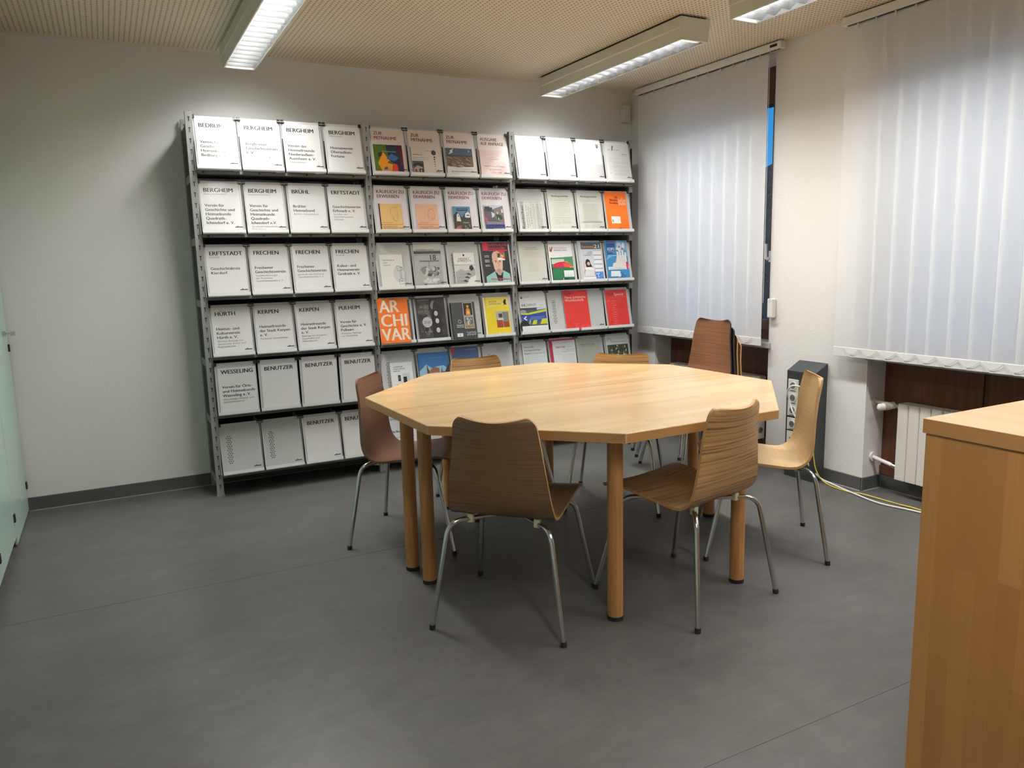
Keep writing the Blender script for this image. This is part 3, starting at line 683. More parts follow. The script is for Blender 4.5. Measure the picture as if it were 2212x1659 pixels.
def portrait_mag():
    a = A(.205, .285); a.rect(0, 0, 1, 1, (38, 36, 36))
    for i in range(9): a.rect(0, .3 + i * .06, 1, .303 + i * .06, (48, 46, 45))
    a.rect(.06, .80, .26, .99, (206, 38, 62)).text(.27, .90, 'RHEIN-RUHR', .019, (196, 56, 74), .01, wid=.142).text(.27, .825, 'MAGAZIN', .016, (196, 56, 74), .01, wid=.12).rect(.28, .79, .95, .815, (200, 36, 58)).rect(.54, .73, .84, .79, (188, 30, 48))
    a.poly([(.08, 0), (.08, .18), (.3, .26), (.46, .32), (.74, .32), (.95, .24), (.99, 0)], (134, 182, 172)).poly([(.42, .3), (.5, .06), (.66, .06), (.72, .3), (.6, .22)], (28, 32, 44))
    a.poly([(.46, .34), (.52, .22), (.62, .2), (.72, .34)], (176, 132, 110))
    a.poly([(.36, .66), (.38, .5), (.41, .36), (.47, .27), (.58, .235), (.67, .28), (.72, .4), (.74, .56), (.72, .68), (.66, .76), (.56, .79), (.44, .77), (.38, .72)], (206, 168, 148))
    a.poly([(.36, .52), (.34, .56), (.36, .58)], (190, 140, 118)).poly([(.45, .31), (.52, .245), (.62, .245), (.69, .32), (.64, .35), (.58, .37), (.5, .35)], (160, 140, 130)).poly([(.5, .325), (.57, .335), (.64, .325), (.57, .30)], (176, 112, 102))
    a.rect(.445, .545, .525, .562, (96, 74, 66)).rect(.60, .545, .68, .562, (96, 74, 66)).disc(.487, .527, .02, (60, 50, 48), 10).disc(.64, .527, .02, (60, 50, 48), 10).poly([(.55, .53), (.575, .4), (.61, .41), (.59, .53)], (190, 148, 128))
    a.rect(.56, .58, .84, .74, (150, 120, 70)).blotch(.56, .62, .84, .74, [(90, 70, 40), (200, 180, 120), (60, 44, 30)], 12, 5, .06, .1).rect(.56, .565, .84, .625, (232, 230, 226)).poly([(.72, .625), (.84, .64), (.84, .58)], (204, 40, 56))
    for y in (.67, .64, .57, .545, .52, .45, .425): a.bars(.09, y, .26, 1, .03, (216, 214, 210), .003, int(y * 100))
    a.text(.24, .10, 'Christian Berkel', .0125, (226, 70, 100), .012, wid=.15).text(.42, .055, 'Lang Episoden, die', .008, (236, 236, 232), .01, wid=.10).rect(.42, .0, .86, .035, (30, 30, 30)).bars(.44, .012, .84, 1, .05, (236, 236, 232), .004).rect(.04, 0, .3, .012, (220, 220, 218))
    return a
put('magazine', 'black magazine with portrait of a bald man in a turquoise jacket', 'magazine', (1, 2, 3), .205, .285, .010, .001, .004, .004, portrait_mag(), group='magazines in the middle bay')
# ---- middle bay, fourth row
ORANGE = (236, 118, 36)
a = A(.200, .285); a.rect(0, 0, 1, 1, ORANGE)
for s_, y, wd in (('AR', .69, .128), ('CHI', .375, .168), ('VAR', .06, .186)): a.text(.055, y, s_, .076, (228, 216, 200), .02, wid=wd)
put('magazine', 'orange magazine filled with three lines of huge cream letters', 'magazine', (1, 3, 0), .200, .285, -.008, -.004, .020, .004, a, rz=.0, group='magazines in the middle bay')
a = A(.186, .270); a.rect(0, 0, 1, 1, (86, 86, 84))
put('magazine', 'dark grey magazine behind the orange one, a strip of it showing', 'magazine', (1, 3, 0), .186, .270, .026, .001, .004, .004, a, group='magazines in the middle bay')
a = A(.200, .276); a.rect(0, 0, 1, 1, (72, 72, 71)).blotch(.02, .05, .5, .9, [(90, 90, 88), (110, 110, 108), (60, 60, 58), (130, 130, 127)], 46, 21, .08, .22).blotch(.5, .2, .98, .9, [(56, 56, 55), (64, 64, 62), (50, 50, 49)], 20, 22, .1, .3)
a.text(.06, .93, 'spurensuchen', .0105, (196, 196, 192), 0, sx=.9).bars(.07, .90, .45, 2, .02, (150, 150, 147), .0012)
for x, y in ((.66, .62), (.68, .44), (.68, .22)):
    a.disc(x, y, .13, (40, 40, 39), 14).poly([(x - .14, y - .02), (x - .16, y - .2), (x + .16, y - .2), (x + .13, y - .03)], (38, 38, 37)).disc(x, y, .065, (206, 204, 200), 14, .06).rect(x - .03, y + .012, x - .01, y + .02, (60, 60, 58)).rect(x + .014, y + .012, x + .034, y + .02, (60, 60, 58)).rect(x - .02, y - .028, x + .024, y - .02, (110, 100, 98))
a.poly([(.48, .82), (.55, .92), (.66, .93), (.6, .84), (.56, .72), (.5, .74)], (140, 140, 137)).disc(.33, .42, .17, (186, 186, 182), 24).text(.33, .425, 'Gott und', .0085, (40, 40, 39), .014, align='c').text(.33, .385, 'die Welt', .0085, (40, 40, 39), .014, align='c').bars(.24, .35, .42, 2, .018, (90, 90, 88), .001).rect(.04, .0, .22, .03, (225, 225, 222))
put('magazine', 'dark grey magazine with three faces one above the other and a round badge', 'magazine', (1, 3, 1), .200, .276, .012, .001, .0045, .004, a, group='magazines in the middle bay')
a = A(.172, .240); a.rect(0, 0, 1, 1, (62, 63, 64)).rect(.50, .62, .90, .985, (228, 226, 222)).rect(.515, .63, .885, .975, (44, 30, 22)).rect(.50, .27, .90, .605, (226, 226, 222)).rect(.515, .28, .885, .595, (118, 116, 110))
a.disc(.70, .88, .055, (196, 142, 48), 12).poly([(.6, .64), (.62, .8), (.7, .84), (.78, .8), (.8, .64)], (188, 132, 40)).poly([(.64, .7), (.7, .78), (.77, .7), (.7, .66)], (226, 176, 84)).blotch(.52, .36, .88, .59, [(50, 48, 46), (200, 198, 192), (90, 88, 84), (150, 148, 142)], 26, 31, .05, .12).rect(.515, .30, .885, .37, (168, 150, 90)).rect(.53, .32, .87, .335, (96, 80, 44))
a.disc(.30, .47, .075, (150, 152, 152), 14).disc(.30, .47, .05, (62, 63, 64), 10).text(.16, .355, 'Heimatbuch', .0078, (226, 226, 222), .014, sx=.9).text(.16, .305, 'Kreis Viersen', .0078, (226, 226, 222), .014, sx=.82).text(.53, .075, '2020', .024, (196, 198, 198), 0, sx=1.0).rect(.14, .05, .38, .145, (226, 226, 224)).rect(.25, .07, .28, .12, (120, 124, 130))
put('book', 'charcoal yearbook numbered 2020 with two small pictures on its cover', 'book', (1, 3, 2), .172, .240, .002, -.008, .020, .016, a, page=pcol((60, 61, 62)), group='books in the middle bay')
a = A(.190, .262); a.rect(0, 0, 1, 1, (228, 204, 44)).rect(.0, 0, .055, 1, (232, 232, 224)).rect(.12, .74, 1, 1, (234, 214, 96)).text(.22, .86, 'ARCHIVE', .0105, (88, 82, 36), .004, sx=.95).text(.22, .80, 'FÜR FRECHEN', .0105, (88, 82, 36), .004, sx=.95).bars(.32, .70, .78, 2, .035, (240, 226, 140), .0022)
a.poly([(.80, .85), (.84, .92), (.92, .93), (.9, .84), (.94, .78), (.86, .80), (.80, .76), (.83, .81)], INK).rect(.46, .2, .96, .62, (148, 92, 64)).rect(.46, .4, .96, .62, (170, 168, 166)).rect(.70, .3, .96, .60, (120, 118, 116)).poly([(.46, .2), (.96, .2), (.94, .34), (.5, .38)], (150, 66, 34)).rect(.56, .46, .72, .56, (48, 46, 46)).rect(.52, .40, .74, .43, (228, 226, 222)).line((.72, .2), (.71, .6), .003, (190, 186, 180)).poly([(.48, .03), (.56, .03), (.54, .075), (.5, .075)], (240, 226, 150))
put('magazine', 'bright yellow magazine with a small photo of archive cabinets', 'magazine', (1, 3, 3), .190, .262, .008, -.002, .0085, .008, a, group='magazines in the middle bay')
# ---- middle bay, fifth row and what the table leaves of the bottom row
a = A(.148, .215); a.rect(0, 0, 1, 1, (228, 230, 230))
for i, s_ in enumerate(('DUISBURGER', 'FORSCHUNGEN', 'BAND 83')): a.text(.12, .85 - i * .062, s_, .0075, (36, 36, 36), .012, sx=1.0)
a.rect(.30, .44, .42, .62, (40, 40, 40)).rect(.325, .48, .39, .58, (96, 96, 94)).rect(.52, .42, .84, .66, (206, 208, 208)).rect(.54, .36, .70, .56, (34, 34, 34)).disc(.26, .31, .05, (50, 50, 50), 10).poly([(.16, .1), (.2, .28), (.32, .27), (.42, .18), (.4, .1)], (46, 46, 46)).disc(.76, .35, .06, (44, 44, 44), 10).poly([(.5, .1), (.58, .24), (.7, .32), (.86, .28), (.9, .1)], (70, 70, 70))
put('book', 'white book with a black and white photo of people in a room', 'book', (1, 4, 0), .148, .215, .055, -.004, .004, .016, a, page=pcol((226, 228, 228)), group='books in the middle bay')
a = A(.212, .262); a.rect(0, 0, 1, 1, (78, 116, 146)).rect(0, .62, 1, 1, (52, 110, 168)).poly([(0, .55), (.25, .72), (.4, .62), (.8, .66), (1, .55), (1, .4), (0, .4)], (150, 184, 206)).bars(.3, .86, .8, 1, .04, (110, 160, 205), .0016)
a.poly([(.24, .12), (.25, .6), (.27, .76), (.29, .6), (.33, .55), (.33, .12)], (84, 58, 52)).poly([(.3, .1), (.3, .5), (.46, .64), (.66, .6), (.66, .12)], (146, 98, 84)).poly([(.64, .12), (.66, .46), (.72, .5), (.74, .62), (.76, .5), (.84, .5), (1, .72), (1, .1)], (70, 54, 44))
for i in range(5):
    for j in range(2): a.rect(.35 + i * .055, .32 + j * .12, .375 + i * .055, .38 + j * .12, (206, 176, 160))
a.poly([(0, .0), (0, .28), (.12, .34), (.2, .22), (.5, .14), (1, .2), (1, 0)], (36, 42, 34)).blotch(.6, .1, .98, .34, [(110, 104, 70), (84, 76, 50)], 9, 3, .08, .16)
put('book', 'book with a photo of a red brick church building under a blue sky', 'book', (1, 4, 1), .212, .262, .010, -.004, .004, .012, a, page=pcol((84, 120, 150)), group='books in the middle bay')
a = A(.196, .280); a.rect(0, 0, 1, 1, (74, 98, 142)).rect(-.01, .86, .11, .99, (206, 40, 60)).bars(.5, .92, .92, 1, .04, (196, 206, 222), .002, 3).rect(.22, .48, .42, .62, (60, 84, 140)).rect(.44, .48, .68, .66, (190, 196, 150)).blotch(.44, .5, .68, .66, [(90, 96, 60), (226, 226, 190)], 8, 3, .06, .1).rect(.70, .48, .96, .68, (196, 200, 206)).blotch(.7, .5, .96, .68, [(50, 48, 48), (230, 230, 230)], 8, 5, .06, .1).bars(.05, .7, .1, 1, .04, (170, 60, 90), .002)
put('magazine', 'blue magazine with a red square at its top corner', 'magazine', (1, 4, 2), .196, .280, .012, .001, .004, .005, a, group='magazines in the middle bay')
a = A(.21, .276); a.rect(0, 0, 1, 1, (226, 228, 230)).text(.15, .70, 'Archiv', .012, INK, .008).text(.16, .40, 'Die Bücherei', .0155, INK, .02, sx=.78).line((.15, .28), (.9, .28), .0016, (60, 60, 60)).rect(.58, .05, .9, .15, (176, 34, 62)).bars(.5, .62, .9, 3, .03, (140, 140, 140), .0014)
put('sign_sheet', 'white sheet with Die B in bold, seen between the table legs', 'sheet', (1, 5, 0), .21, .276, .010, .001, .002, .0012, a)
# ---- right bay, top row
def doc(slot, lab, art, page=None, dx=.012, h=.278, w=.205, g='official bulletins in the right bay'):
    put('bulletin', lab, 'document', slot, w, h, dx, .001, .0035, .002, art, page=page, group=g)
LG = (150, 150, 148)
a = A(.205, .278); a.text(.08, .86, 'AMTSBLATT', .0055, LG, 0).line((.62, .83), (.86, .83), .001, LG).bars(.62, .87, .84, 2, .03, LG, .0012).bars(.14, .75, .55, 1, .03, LG, .001).bars(.14, .71, .36, 3, .05, LG, .001, 4).bars(.2, .58, .78, 2, .02, LG, .001).bars(.12, .06, .5, 2, .02, LG, .001)
for i in range(9): t_ = -1.2 + i * .3; a.line((.86 + .06 * math.cos(t_), .85 + .05 * math.sin(t_)), (.86 + .06 * math.cos(t_ + .3), .85 + .05 * math.sin(t_ + .3)), .0012, (110, 110, 110))
doc((2, 0, 0), 'almost blank white bulletin, first in the top row of the right bay', a)
a = A(.205, .278); a.text(.38, .87, 'Amtsblatt', .009, (120, 120, 118), .004, sx=.9).bars(.3, .82, .8, 1, .03, LG, .0012).bars(.12, .76, .86, 2, .05, LG, .001, 3)
for x in (.14, .54): a.bars(x, .62, x + .32, 14, .026, (176, 176, 174), .0009, int(x * 10)); 
a.bars(.2, .18, .8, 3, .025, LG, .001, 6).poly([(.13, .82), (.2, .88), (.17, .92), (.2, .94)], (120, 120, 118))
doc((2, 0, 1), 'white bulletin with two pale columns of print, top row of the right bay', a)
a = A(.205, .278); a.text(.12, .86, 'Amtsblatt', .007, (130, 130, 128), .004).bars(.12, .82, .36, 1, .03, LG, .0012).poly([(.80, .93), (.90, .92), (.905, .86), (.86, .82), (.81, .85)], (110, 110, 110)).poly([(.82, .91), (.885, .905), (.88, .87), (.83, .88)], (190, 190, 188)).bars(.16, .74, .5, 1, .03, LG, .001).bars(.14, .65, .72, 3, .02, LG, .001).rect(0, 0, 1, .42, (206, 206, 205)).bars(.2, .05, .9, 2, .03, LG, .001)
doc((2, 0, 2), 'white bulletin with a crest, a grey sheet covering its lower half', a)
a = A(.205, .278); a.text(.12, .80, 'DAS', .008, (130, 130, 128)).text(.34, .80, 'RATHAUS', .008, (130, 130, 128)).poly([(.27, .79), (.31, .79), (.36, .91), (.31, .92)], (100, 100, 100)).text(.92, .69, 'AMTSBLATT', .0065, (56, 56, 56), .012, align='r', sx=.9).bars(.62, .655, .9, 1, .03, LG, .001).bars(.12, .59, .8, 1, .03, LG, .001, 2).bars(.12, .55, .25, 1, .03, LG, .0012)
for i in range(4): a.bars(.12, .50 - i * .1, .2, 1, .03, (130, 130, 128), .0014, i).bars(.27, .50 - i * .1, .95, 4, .02, (150, 150, 148), .001, 5 + i)
a.bars(.2, .08, .75, 4, .018, (160, 160, 158), .0009, 9)
doc((2, 0, 3), 'white bulletin headed AMTSBLATT on its right, fourth in the top row', a)
# ---- right bay, second row
a = A(.200, .205); a.rect(0, 0, 1, 1, (214, 216, 210)).rect(.10, .02, .24, .98, (176, 178, 174)).text(.21, .06, 'Rundschau', .018, (44, 44, 42), .01, rot=PI / 2, wid=.155)
for i, s_ in enumerate(('Bekanntmachung der Fassung', 'zur Stadt Wesseling', 'für das Haushaltsjahr 20')): a.text(.34 + i * .075, .1 + .06 * i, s_, .007, (70, 70, 68), .008, rot=PI / 2, wid=.155 - .02 * i)
for j in range(3):
    for i in range(24): a.rect(.56 + j * .145, .05 + i * .037, .56 + j * .145 + .12 * random.Random(i * 7 + j).uniform(.7, 1), .062 + i * .037, (170, 172, 168))
a.line((.52, .98), (.50, .05), .0014, (120, 120, 118)).line((.78, .98), (.86, .02), .0014, (110, 110, 108)).line((0, .96), (.9, .96), .0014, (120, 120, 118))
doc((2, 1, 0), 'folded newspaper page with its headline turned sideways', a, page=pcol((214, 216, 210)), dx=.010, h=.205, w=.200)
for k_ in (1, 2):
    a = A(.205, .278); a.rect(0, 0, 1, 1, (212, 212, 202)); a.text(.5, .86, 'Bundesgesetzblatt', .0122, (54, 54, 50), .016, align='c', wid=.138).bars(.48, .82, .53, 1, .02, (90, 90, 86), .0015).bars(.12, .785, .16, 1, .02, (90, 90, 86), .0015).bars(.76, .81, .85, 1, .02, (90, 90, 86), .0015).bars(.28, .772, .72, 1, .02, (130, 130, 124), .0012).line((.1, .755), (.9, .755), .0006, (130, 130, 124))
    if k_ == 1:
        a.bars(.2, .71, .84, 11, .032, (150, 150, 142), .0011, 3).line((.12, .33), (.9, .33), .0012, (110, 110, 104)).bars(.2, .29, .4, 8, .018, (160, 160, 152), .0009, 4).bars(.48, .29, .84, 7, .018, (160, 160, 152), .0009, 5)
        r_ = random.Random(2)
        for i in range(9): a.line((.14 + i * .065, .08), (.17 + i * .065, .10), .0012, (176, 90, 110) if i < 5 else (170, 170, 165))
    else:
        a.bars(.2, .69, .82, 22, .021, (146, 146, 138), .0011, 6).bars(.14, .235, .94, 4, .012, (130, 130, 122), .001, 7, gaps=False).bars(.2, .16, .4, 6, .018, (160, 160, 152), .0009, 8).bars(.48, .16, .84, 6, .018, (160, 160, 152), .0009, 9)
    doc((2, 1, k_), 'grey-white law bulletin, ' + ('the one with pinkish marks at its foot' if k_ == 1 else 'the one next to the orange journal'), a, page=pcol((212, 212, 202)))
OR2 = (246, 120, 34)
a = A(.190, .286); a.rect(0, 0, 1, 1, OR2)
for i, s_ in enumerate(('Die', 'Öffentliche', 'Verwaltung')): a.text(.60, .835 - i * .072, s_, .0155, (112, 36, 30), .035, align='r', sx=.74)
a.text(.625, .665, 'DÖV', .040, (255, 226, 196), .055, wid=.060).text(.632, .672, 'DÖV', .0375, OR2, .02, wid=.059).bars(.16, .63, .58, 2, .022, (196, 92, 36), .0012).bars(.62, .615, .88, 1, .02, (170, 70, 34), .0016).rect(.21, .19, .62, .37, (236, 230, 226)).rect(.23, .22, .31, .29, (176, 172, 170)).bars(.46, .3, .58, 3, .02, (190, 186, 184), .0009)
a.text(.52, .02, '20', .0185, (112, 36, 30), .016, sx=.8).bars(.66, .28, .94, 10, .022, (206, 92, 30), .0012, 3).bars(.1, .045, .34, 2, .02, (180, 76, 30), .0012)
put('magazine', 'orange journal with dark red heading and a white address label', 'magazine', (2, 1, 3), .190, .286, .008, -.002, .004, .003, a, group='journals in the right bay')
# ---- right bay, third row
a = A(.205, .278); a.rect(0, 0, 1, 1, (212, 212, 202)).text(.5, .865, 'GEMEINSAMES', .0072, (120, 120, 112), 0, align='c', wid=.085).text(.5, .825, 'MINISTERIALBLATT', .0072, (120, 120, 112), 0, align='c', wid=.115).bars(.16, .775, .84, 5, .022, (165, 165, 156), .001, 2).bars(.1, .65, .9, 1, .02, (140, 140, 132), .0012).bars(.34, .52, .7, 12, .022, (160, 160, 152), .001, 4).line((.04, .97), (.04, .03), .0008, (180, 180, 172))
a.bars(.1, .93, .22, 1, .02, LG, .001).bars(.78, .93, .9, 1, .02, LG, .001)
for x in (.3, .4, .5): a.line((x, .17), (x + .05, .2), .001, (130, 130, 124))
doc((2, 2, 0), 'grey-white bulletin with small centred print, third row of the right bay', a, page=pcol((212, 212, 202)), dx=.016)
a = A(.192, .268); a.rect(0, 0, 1, 1, (236, 236, 236)).poly([(.04, .82), (.07, .93), (.10, .93), (.12, .85), (.16, .93), (.20, .93), (.13, .80), (.09, .80)], (60, 52, 50)).poly([(.04, .82), (.07, .93), (.10, .93), (.10, .80)], (226, 120, 40)).text(.22, .885, 'innovative', .0115, (206, 80, 70), .0, wid=.108).text(.22, .82, 'VERWALTUNG', .0105, (70, 70, 70), .008, wid=.108)
a.bars(.1, .72, .24, 3, .018, (190, 190, 190), .0009).bars(.4, .72, .52, 3, .018, (190, 190, 190), .0009).bars(.7, .72, .9, 3, .018, (190, 190, 190), .0009)
a.rect(.06, .0, 1, .64, (40, 108, 66)).poly([(.06, .64), (1, .67), (1, .4), (.06, .4)], (72, 136, 92)).rect(.05, .0, .09, .65, (48, 56, 52)).rect(.08, .48, .62, .60, (206, 214, 206)).text(.09, .555, 'Damit Leadership mehr', .0062, (60, 80, 66), 0, wid=.10).text(.09, .505, 'Ihr Smartglance', .0062, (60, 80, 66), 0, wid=.07)
a.poly([(.1, .38), (.17, .48), (.4, .53), (.66, .54), (.84, .50), (1, .38)], (196, 40, 52)).poly([(.34, .48), (.56, .48), (.6, .39), (.34, .39)], (188, 36, 92)).poly([(.56, .5), (.84, .5), (1, .38), (.6, .39)], (214, 84, 60)).poly([(.62, .53), (.84, .5), (.7, .54)], (232, 180, 150)).rect(.1, .365, .28, .385, (52, 66, 120)).rect(.82, .375, 1, .395, (222, 196, 60)).rect(.56, .13, .98, .30, (226, 230, 228)).rect(.62, .16, .9, .18, (200, 206, 204)).poly([(.06, 0), (1, 0), (1, .08), (.8, .07), (.6, .1), (.4, .06), (.06, .05)], (36, 44, 38)).poly([(.48, .02), (.53, .02), (.52, .1), (.49, .1)], (206, 150, 140))
put('magazine', 'white and green magazine with a red umbrella on its cover', 'magazine', (2, 2, 1), .192, .268, .010, -.002, .006, .004, a, group='journals in the right bay')
a = A(.200, .284); a.rect(0, 0, 1, 1, (206, 210, 216)).rect(.14, .80, 1, .99, (86, 94, 100)).bars(.16, .965, .95, 1, .02, (206, 212, 216), .0016).text(.17, .835, 'Kommune', .0170, (226, 142, 50), .014, wid=.104).text(.70, .825, '21', .0260, (228, 232, 234), .01, wid=.042)
a.rect(.0, .0, .1, 1, (196, 198, 198)).bars(.42, .72, .58, 1, .03, (70, 74, 78), .003).bars(.34, .68, .58, 1, .03, (70, 74, 78), .003).bars(.2, .64, .58, 1, .03, (70, 74, 78), .003)
for i, c_ in enumerate(((232, 160, 50), (70, 74, 78), (70, 74, 78), (60, 110, 90), (70, 74, 78))): y = .76 - i * .115; a.rect(.64, y - .09, .98, y, (236, 238, 240)).rect(.64, y - .012, .98, y, c_).bars(.67, y - .045, .94, 2, .02, (170, 176, 182), .0009)
a.poly([(.28, .34), (.26, .46), (.30, .53), (.36, .55), (.44, .52), (.48, .42), (.54, .34), (.46, .30)], (42, 30, 28)).disc(.385, .43, .065, (216, 170, 148), 14).rect(.355, .44, .372, .447, (60, 40, 36)).rect(.40, .44, .417, .447, (60, 40, 36)).poly([(.36, .405), (.41, .405), (.385, .39)], (206, 90, 90)).poly([(.2, .3), (.3, .34), (.5, .34), (.6, .28), (.6, .1), (.2, .1)], (236, 236, 238)).rect(.22, .10, .58, .28, (214, 216, 218)).poly([(.14, .2), (.2, .3), (.24, .28), (.2, .18)], (206, 160, 138)).poly([(.16, .32), (.2, .48), (.22, .48), (.2, .3)], (216, 176, 156)).poly([(.6, .28), (.64, .24), (.62, .12), (.58, .14)], (206, 160, 138)).rect(.64, .04, .97, .22, (84, 136, 206)).blotch(.64, .04, .97, .22, [(120, 170, 226), (60, 110, 186), (170, 206, 240)], 14, 3, .05, .1).rect(.1, .0, .64, .09, (230, 232, 234))
put('magazine', 'pale magazine with a dark-haired woman holding a blank board', 'magazine', (2, 2, 2), .200, .284, .014, .001, .004, .004, a, group='journals in the right bay')
a = A(.196, .288); a.rect(0, 0, 1, 1, (60, 134, 184)).poly([(0, .5), (.3, .6), (1, .6), (1, .96), (.6, 1), (.35, .9)], (118, 176, 208)).blotch(.45, .7, 1, 1, [(206, 222, 232), (176, 204, 222), (226, 234, 238)], 14, 4, .1, .26).rect(.08, .64, .48, .99, (38, 84, 148)).rect(.08, .93, .48, .97, (120, 110, 170)).text(.115, .745, 'KOPO', .022, (232, 238, 244), .01, wid=.062).bars(.14, .71, .46, 1, .03, (206, 220, 236), .0026).bars(.34, .675, .46, 1, .03, (206, 220, 236), .0026)
a.poly([(.26, .34), (.3, .42), (.42, .44), (.5, .6), (.56, .62), (.9, .62), (.96, .42), (1, .3), (.3, .28)], (222, 218, 210))
for x, y0, y1 in ((.55, .5, .72), (.66, .6, .82), (.78, .6, .76), (.9, .5, .7)): a.rect(x - .035, y0, x + .035, y1, (230, 227, 220)).poly([(x - .045, y1), (x + .045, y1), (x, y1 + .06)], (96, 100, 112))
for i in range(9): a.rect(.46 + .055 * i, .46 + (i % 3) * .05, .475 + .055 * i, .485 + (i % 3) * .05, (150, 146, 140))
a.rect(.05, .255, .98, .33, (214, 222, 228)).bars(.12, .28, .84, 1, .03, (130, 140, 150), .0022).rect(.88, .26, .97, .45, (206, 34, 92)).text(.955, .29, 'journal', .006, (244, 200, 216), .006, rot=PI / 2).blotch(.05, .02, .98, .24, [(90, 150, 196), (44, 108, 160), (150, 190, 216)], 16, 6, .1, .26).rect(.15, .08, .56, .22, (226, 230, 234)).bars(.2, .15, .34, 2, .03, (190, 196, 202), .0009)
put('magazine', 'blue magazine with white castle towers on its cover', 'magazine', (2, 2, 3), .196, .288, .006, .0, .004, .004, a, group='journals in the right bay')
# ---- right bay, fourth row
a = A(.202, .280); a.rect(0, 0, 1, 1, (222, 224, 224)).disc(.09, .885, .045, (40, 42, 44), 12).rect(.05, .89, .13, .90, (222, 224, 224)).bars(.15, .90, .4, 2, .022, (90, 92, 94), .0015).text(.06, .66, 'EIL', .0165, (44, 46, 48), .016, wid=.037).text(.255, .66, 'DIENST', .0165, (84, 88, 90), .0, wid=.078).text(.76, .665, '10/2019', .0085, (110, 176, 190), .008, wid=.036)
a.line((.1, .74), (.2, .82), .0008, (120, 120, 120)).line((.16, .8), (.24, .83), .0008, (120, 120, 120))
a.rect(0, .16, 1, .62, (84, 92, 96)).poly([(0, .52), (.3, .5), (1, .58), (1, .26), (.3, .24), (0, .34)], (46, 70, 152)).poly([(0, .50), (.28, .49), (1, .575), (1, .51), (.28, .445), (0, .46)], (196, 206, 40)).rect(0, .56, .62, .62, (60, 66, 70)).disc(.1, .53, .12, (150, 156, 160), 14, .045).poly([(.65, .61), (1, .62), (1, .585), (.65, .56)], (196, 214, 222)).text(.36, .355, 'ORDNUNGSAMT', .0125, (110, 140, 206), .012, wid=.114).bars(.32, .33, .98, 1, .03, (190, 200, 226), .002)
a.poly([(.08, .36), (.2, .42), (.2, .38), (.14, .36), (.22, .33), (.2, .30)], (232, 234, 236)).poly([(.40, .2), (.46, .3), (.62, .31), (.56, .2)], (196, 206, 40)).poly([(.72, .2), (.80, .32), (1, .33), (1, .2)], (196, 206, 40)).poly([(.27, .22), (.32, .32), (.36, .3), (.32, .2)], (196, 206, 40)).line((.31, .16), (.30, .52), .002, (32, 50, 110)).disc(.1, .16, .19, (34, 36, 38), 18, .15).rect(0, 0, 1, .165, (228, 230, 230)).bars(.1, .11, .94, 3, .03, (150, 156, 160), .0012, 4)
put('magazine', 'white magazine with a blue and yellow patrol car on its cover', 'magazine', (2, 3, 0), .202, .280, .014, .001, .004, .004, a, group='journals in the right bay')
RED = (222, 60, 54)
a = A(.208, .286); a.rect(0, 0, 1, 1, RED).text(.05, .885, 'NJW', .0185, (96, 36, 36), .0, wid=.06).text(.06, .80, 'Neue Juristische', .0170, (240, 206, 200), .006, wid=.176).text(.06, .725, 'Wochenschrift', .0170, (240, 206, 200), .006, wid=.158).bars(.40, .60, .92, 22, .022, (196, 50, 46), .0015, 4).bars(.08, .6, .3, 1, .02, (196, 50, 46), .0015).bars(.08, .13, .34, 2, .03, (190, 50, 46), .0013).poly([(.13, .17), (.2, .19), (.18, .23)], (180, 46, 42))
for x in (.38, .6, .84): a.bars(x, .09, x + .1, 4, .016, (236, 150, 140), .001, int(x * 9))
a.bars(.38, .145, .52, 1, .02, (240, 180, 170), .0015)
put('magazine', 'large red journal with cream heading, standing alone on the wide flap', 'magazine', (2, 3, 1), .208, .286, .126, -.004, .006, .006, a, group='journals in the right bay')
a = A(.190, .272); a.rect(0, 0, 1, 1, RED).text(.06, .845, 'NJW', .0220, (96, 36, 36), 0, wid=.060).text(.40, .845, 'Spezial', .0205, (240, 210, 204), .0, wid=.084).bars(.22, .795, .94, 1, .02, (232, 130, 120), .002).bars(.06, .7, .14, 1, .02, (240, 170, 160), .003)
for i in range(11): y = .70 - i * .062; a.bars(.27, y, .27 + .1 + .12 * random.Random(i).random(), 1, .02, (240, 160, 150), .0018, i).bars(.5, y - .008, .86, 2, .018, (200, 52, 46), .0014, i + 20)
a.poly([(.12, .1), (.2, .12), (.16, .18)], (190, 46, 42))
put('magazine', 'smaller red journal at the right end of the fourth row', 'magazine', (2, 3, 3), .190, .272, .010, .001, .004, .004, a, group='journals in the right bay')
# ---- right bay, fifth row
a = A(.190, .272); a.rect(0, 0, 1, 1, (222, 228, 226)).text(.07, .86, 'NVwZ-RR', .0125, (54, 92, 82), .006, wid=.078).text(.07, .78, 'Rechtsprechungs-', .0125, (40, 110, 92), .006, wid=.135).text(.07, .70, 'Report', .0125, (40, 110, 92), .006, wid=.052).text(.38, .70, 'Verwaltungsrecht', .0075, (84, 92, 90), .002, wid=.105).bars(.08, .6, .28, 18, .024, (160, 170, 166), .001, 3).bars(.36, .6, .9, 10, .05, (150, 160, 156), .001, 4)
put('magazine', 'white journal with green heading, first in the fifth row of the right bay', 'magazine', (2, 4, 0), .190, .272, .030, .001, .004, .004, a, group='journals in the right bay')
a = A(.205, .280); a.rect(0, 0, 1, 1, (206, 48, 88))
put('folder', 'crimson folder behind a white journal in the fifth row', 'folder', (2, 4, 1), .205, .280, .012, .001, .0035, .003, a)
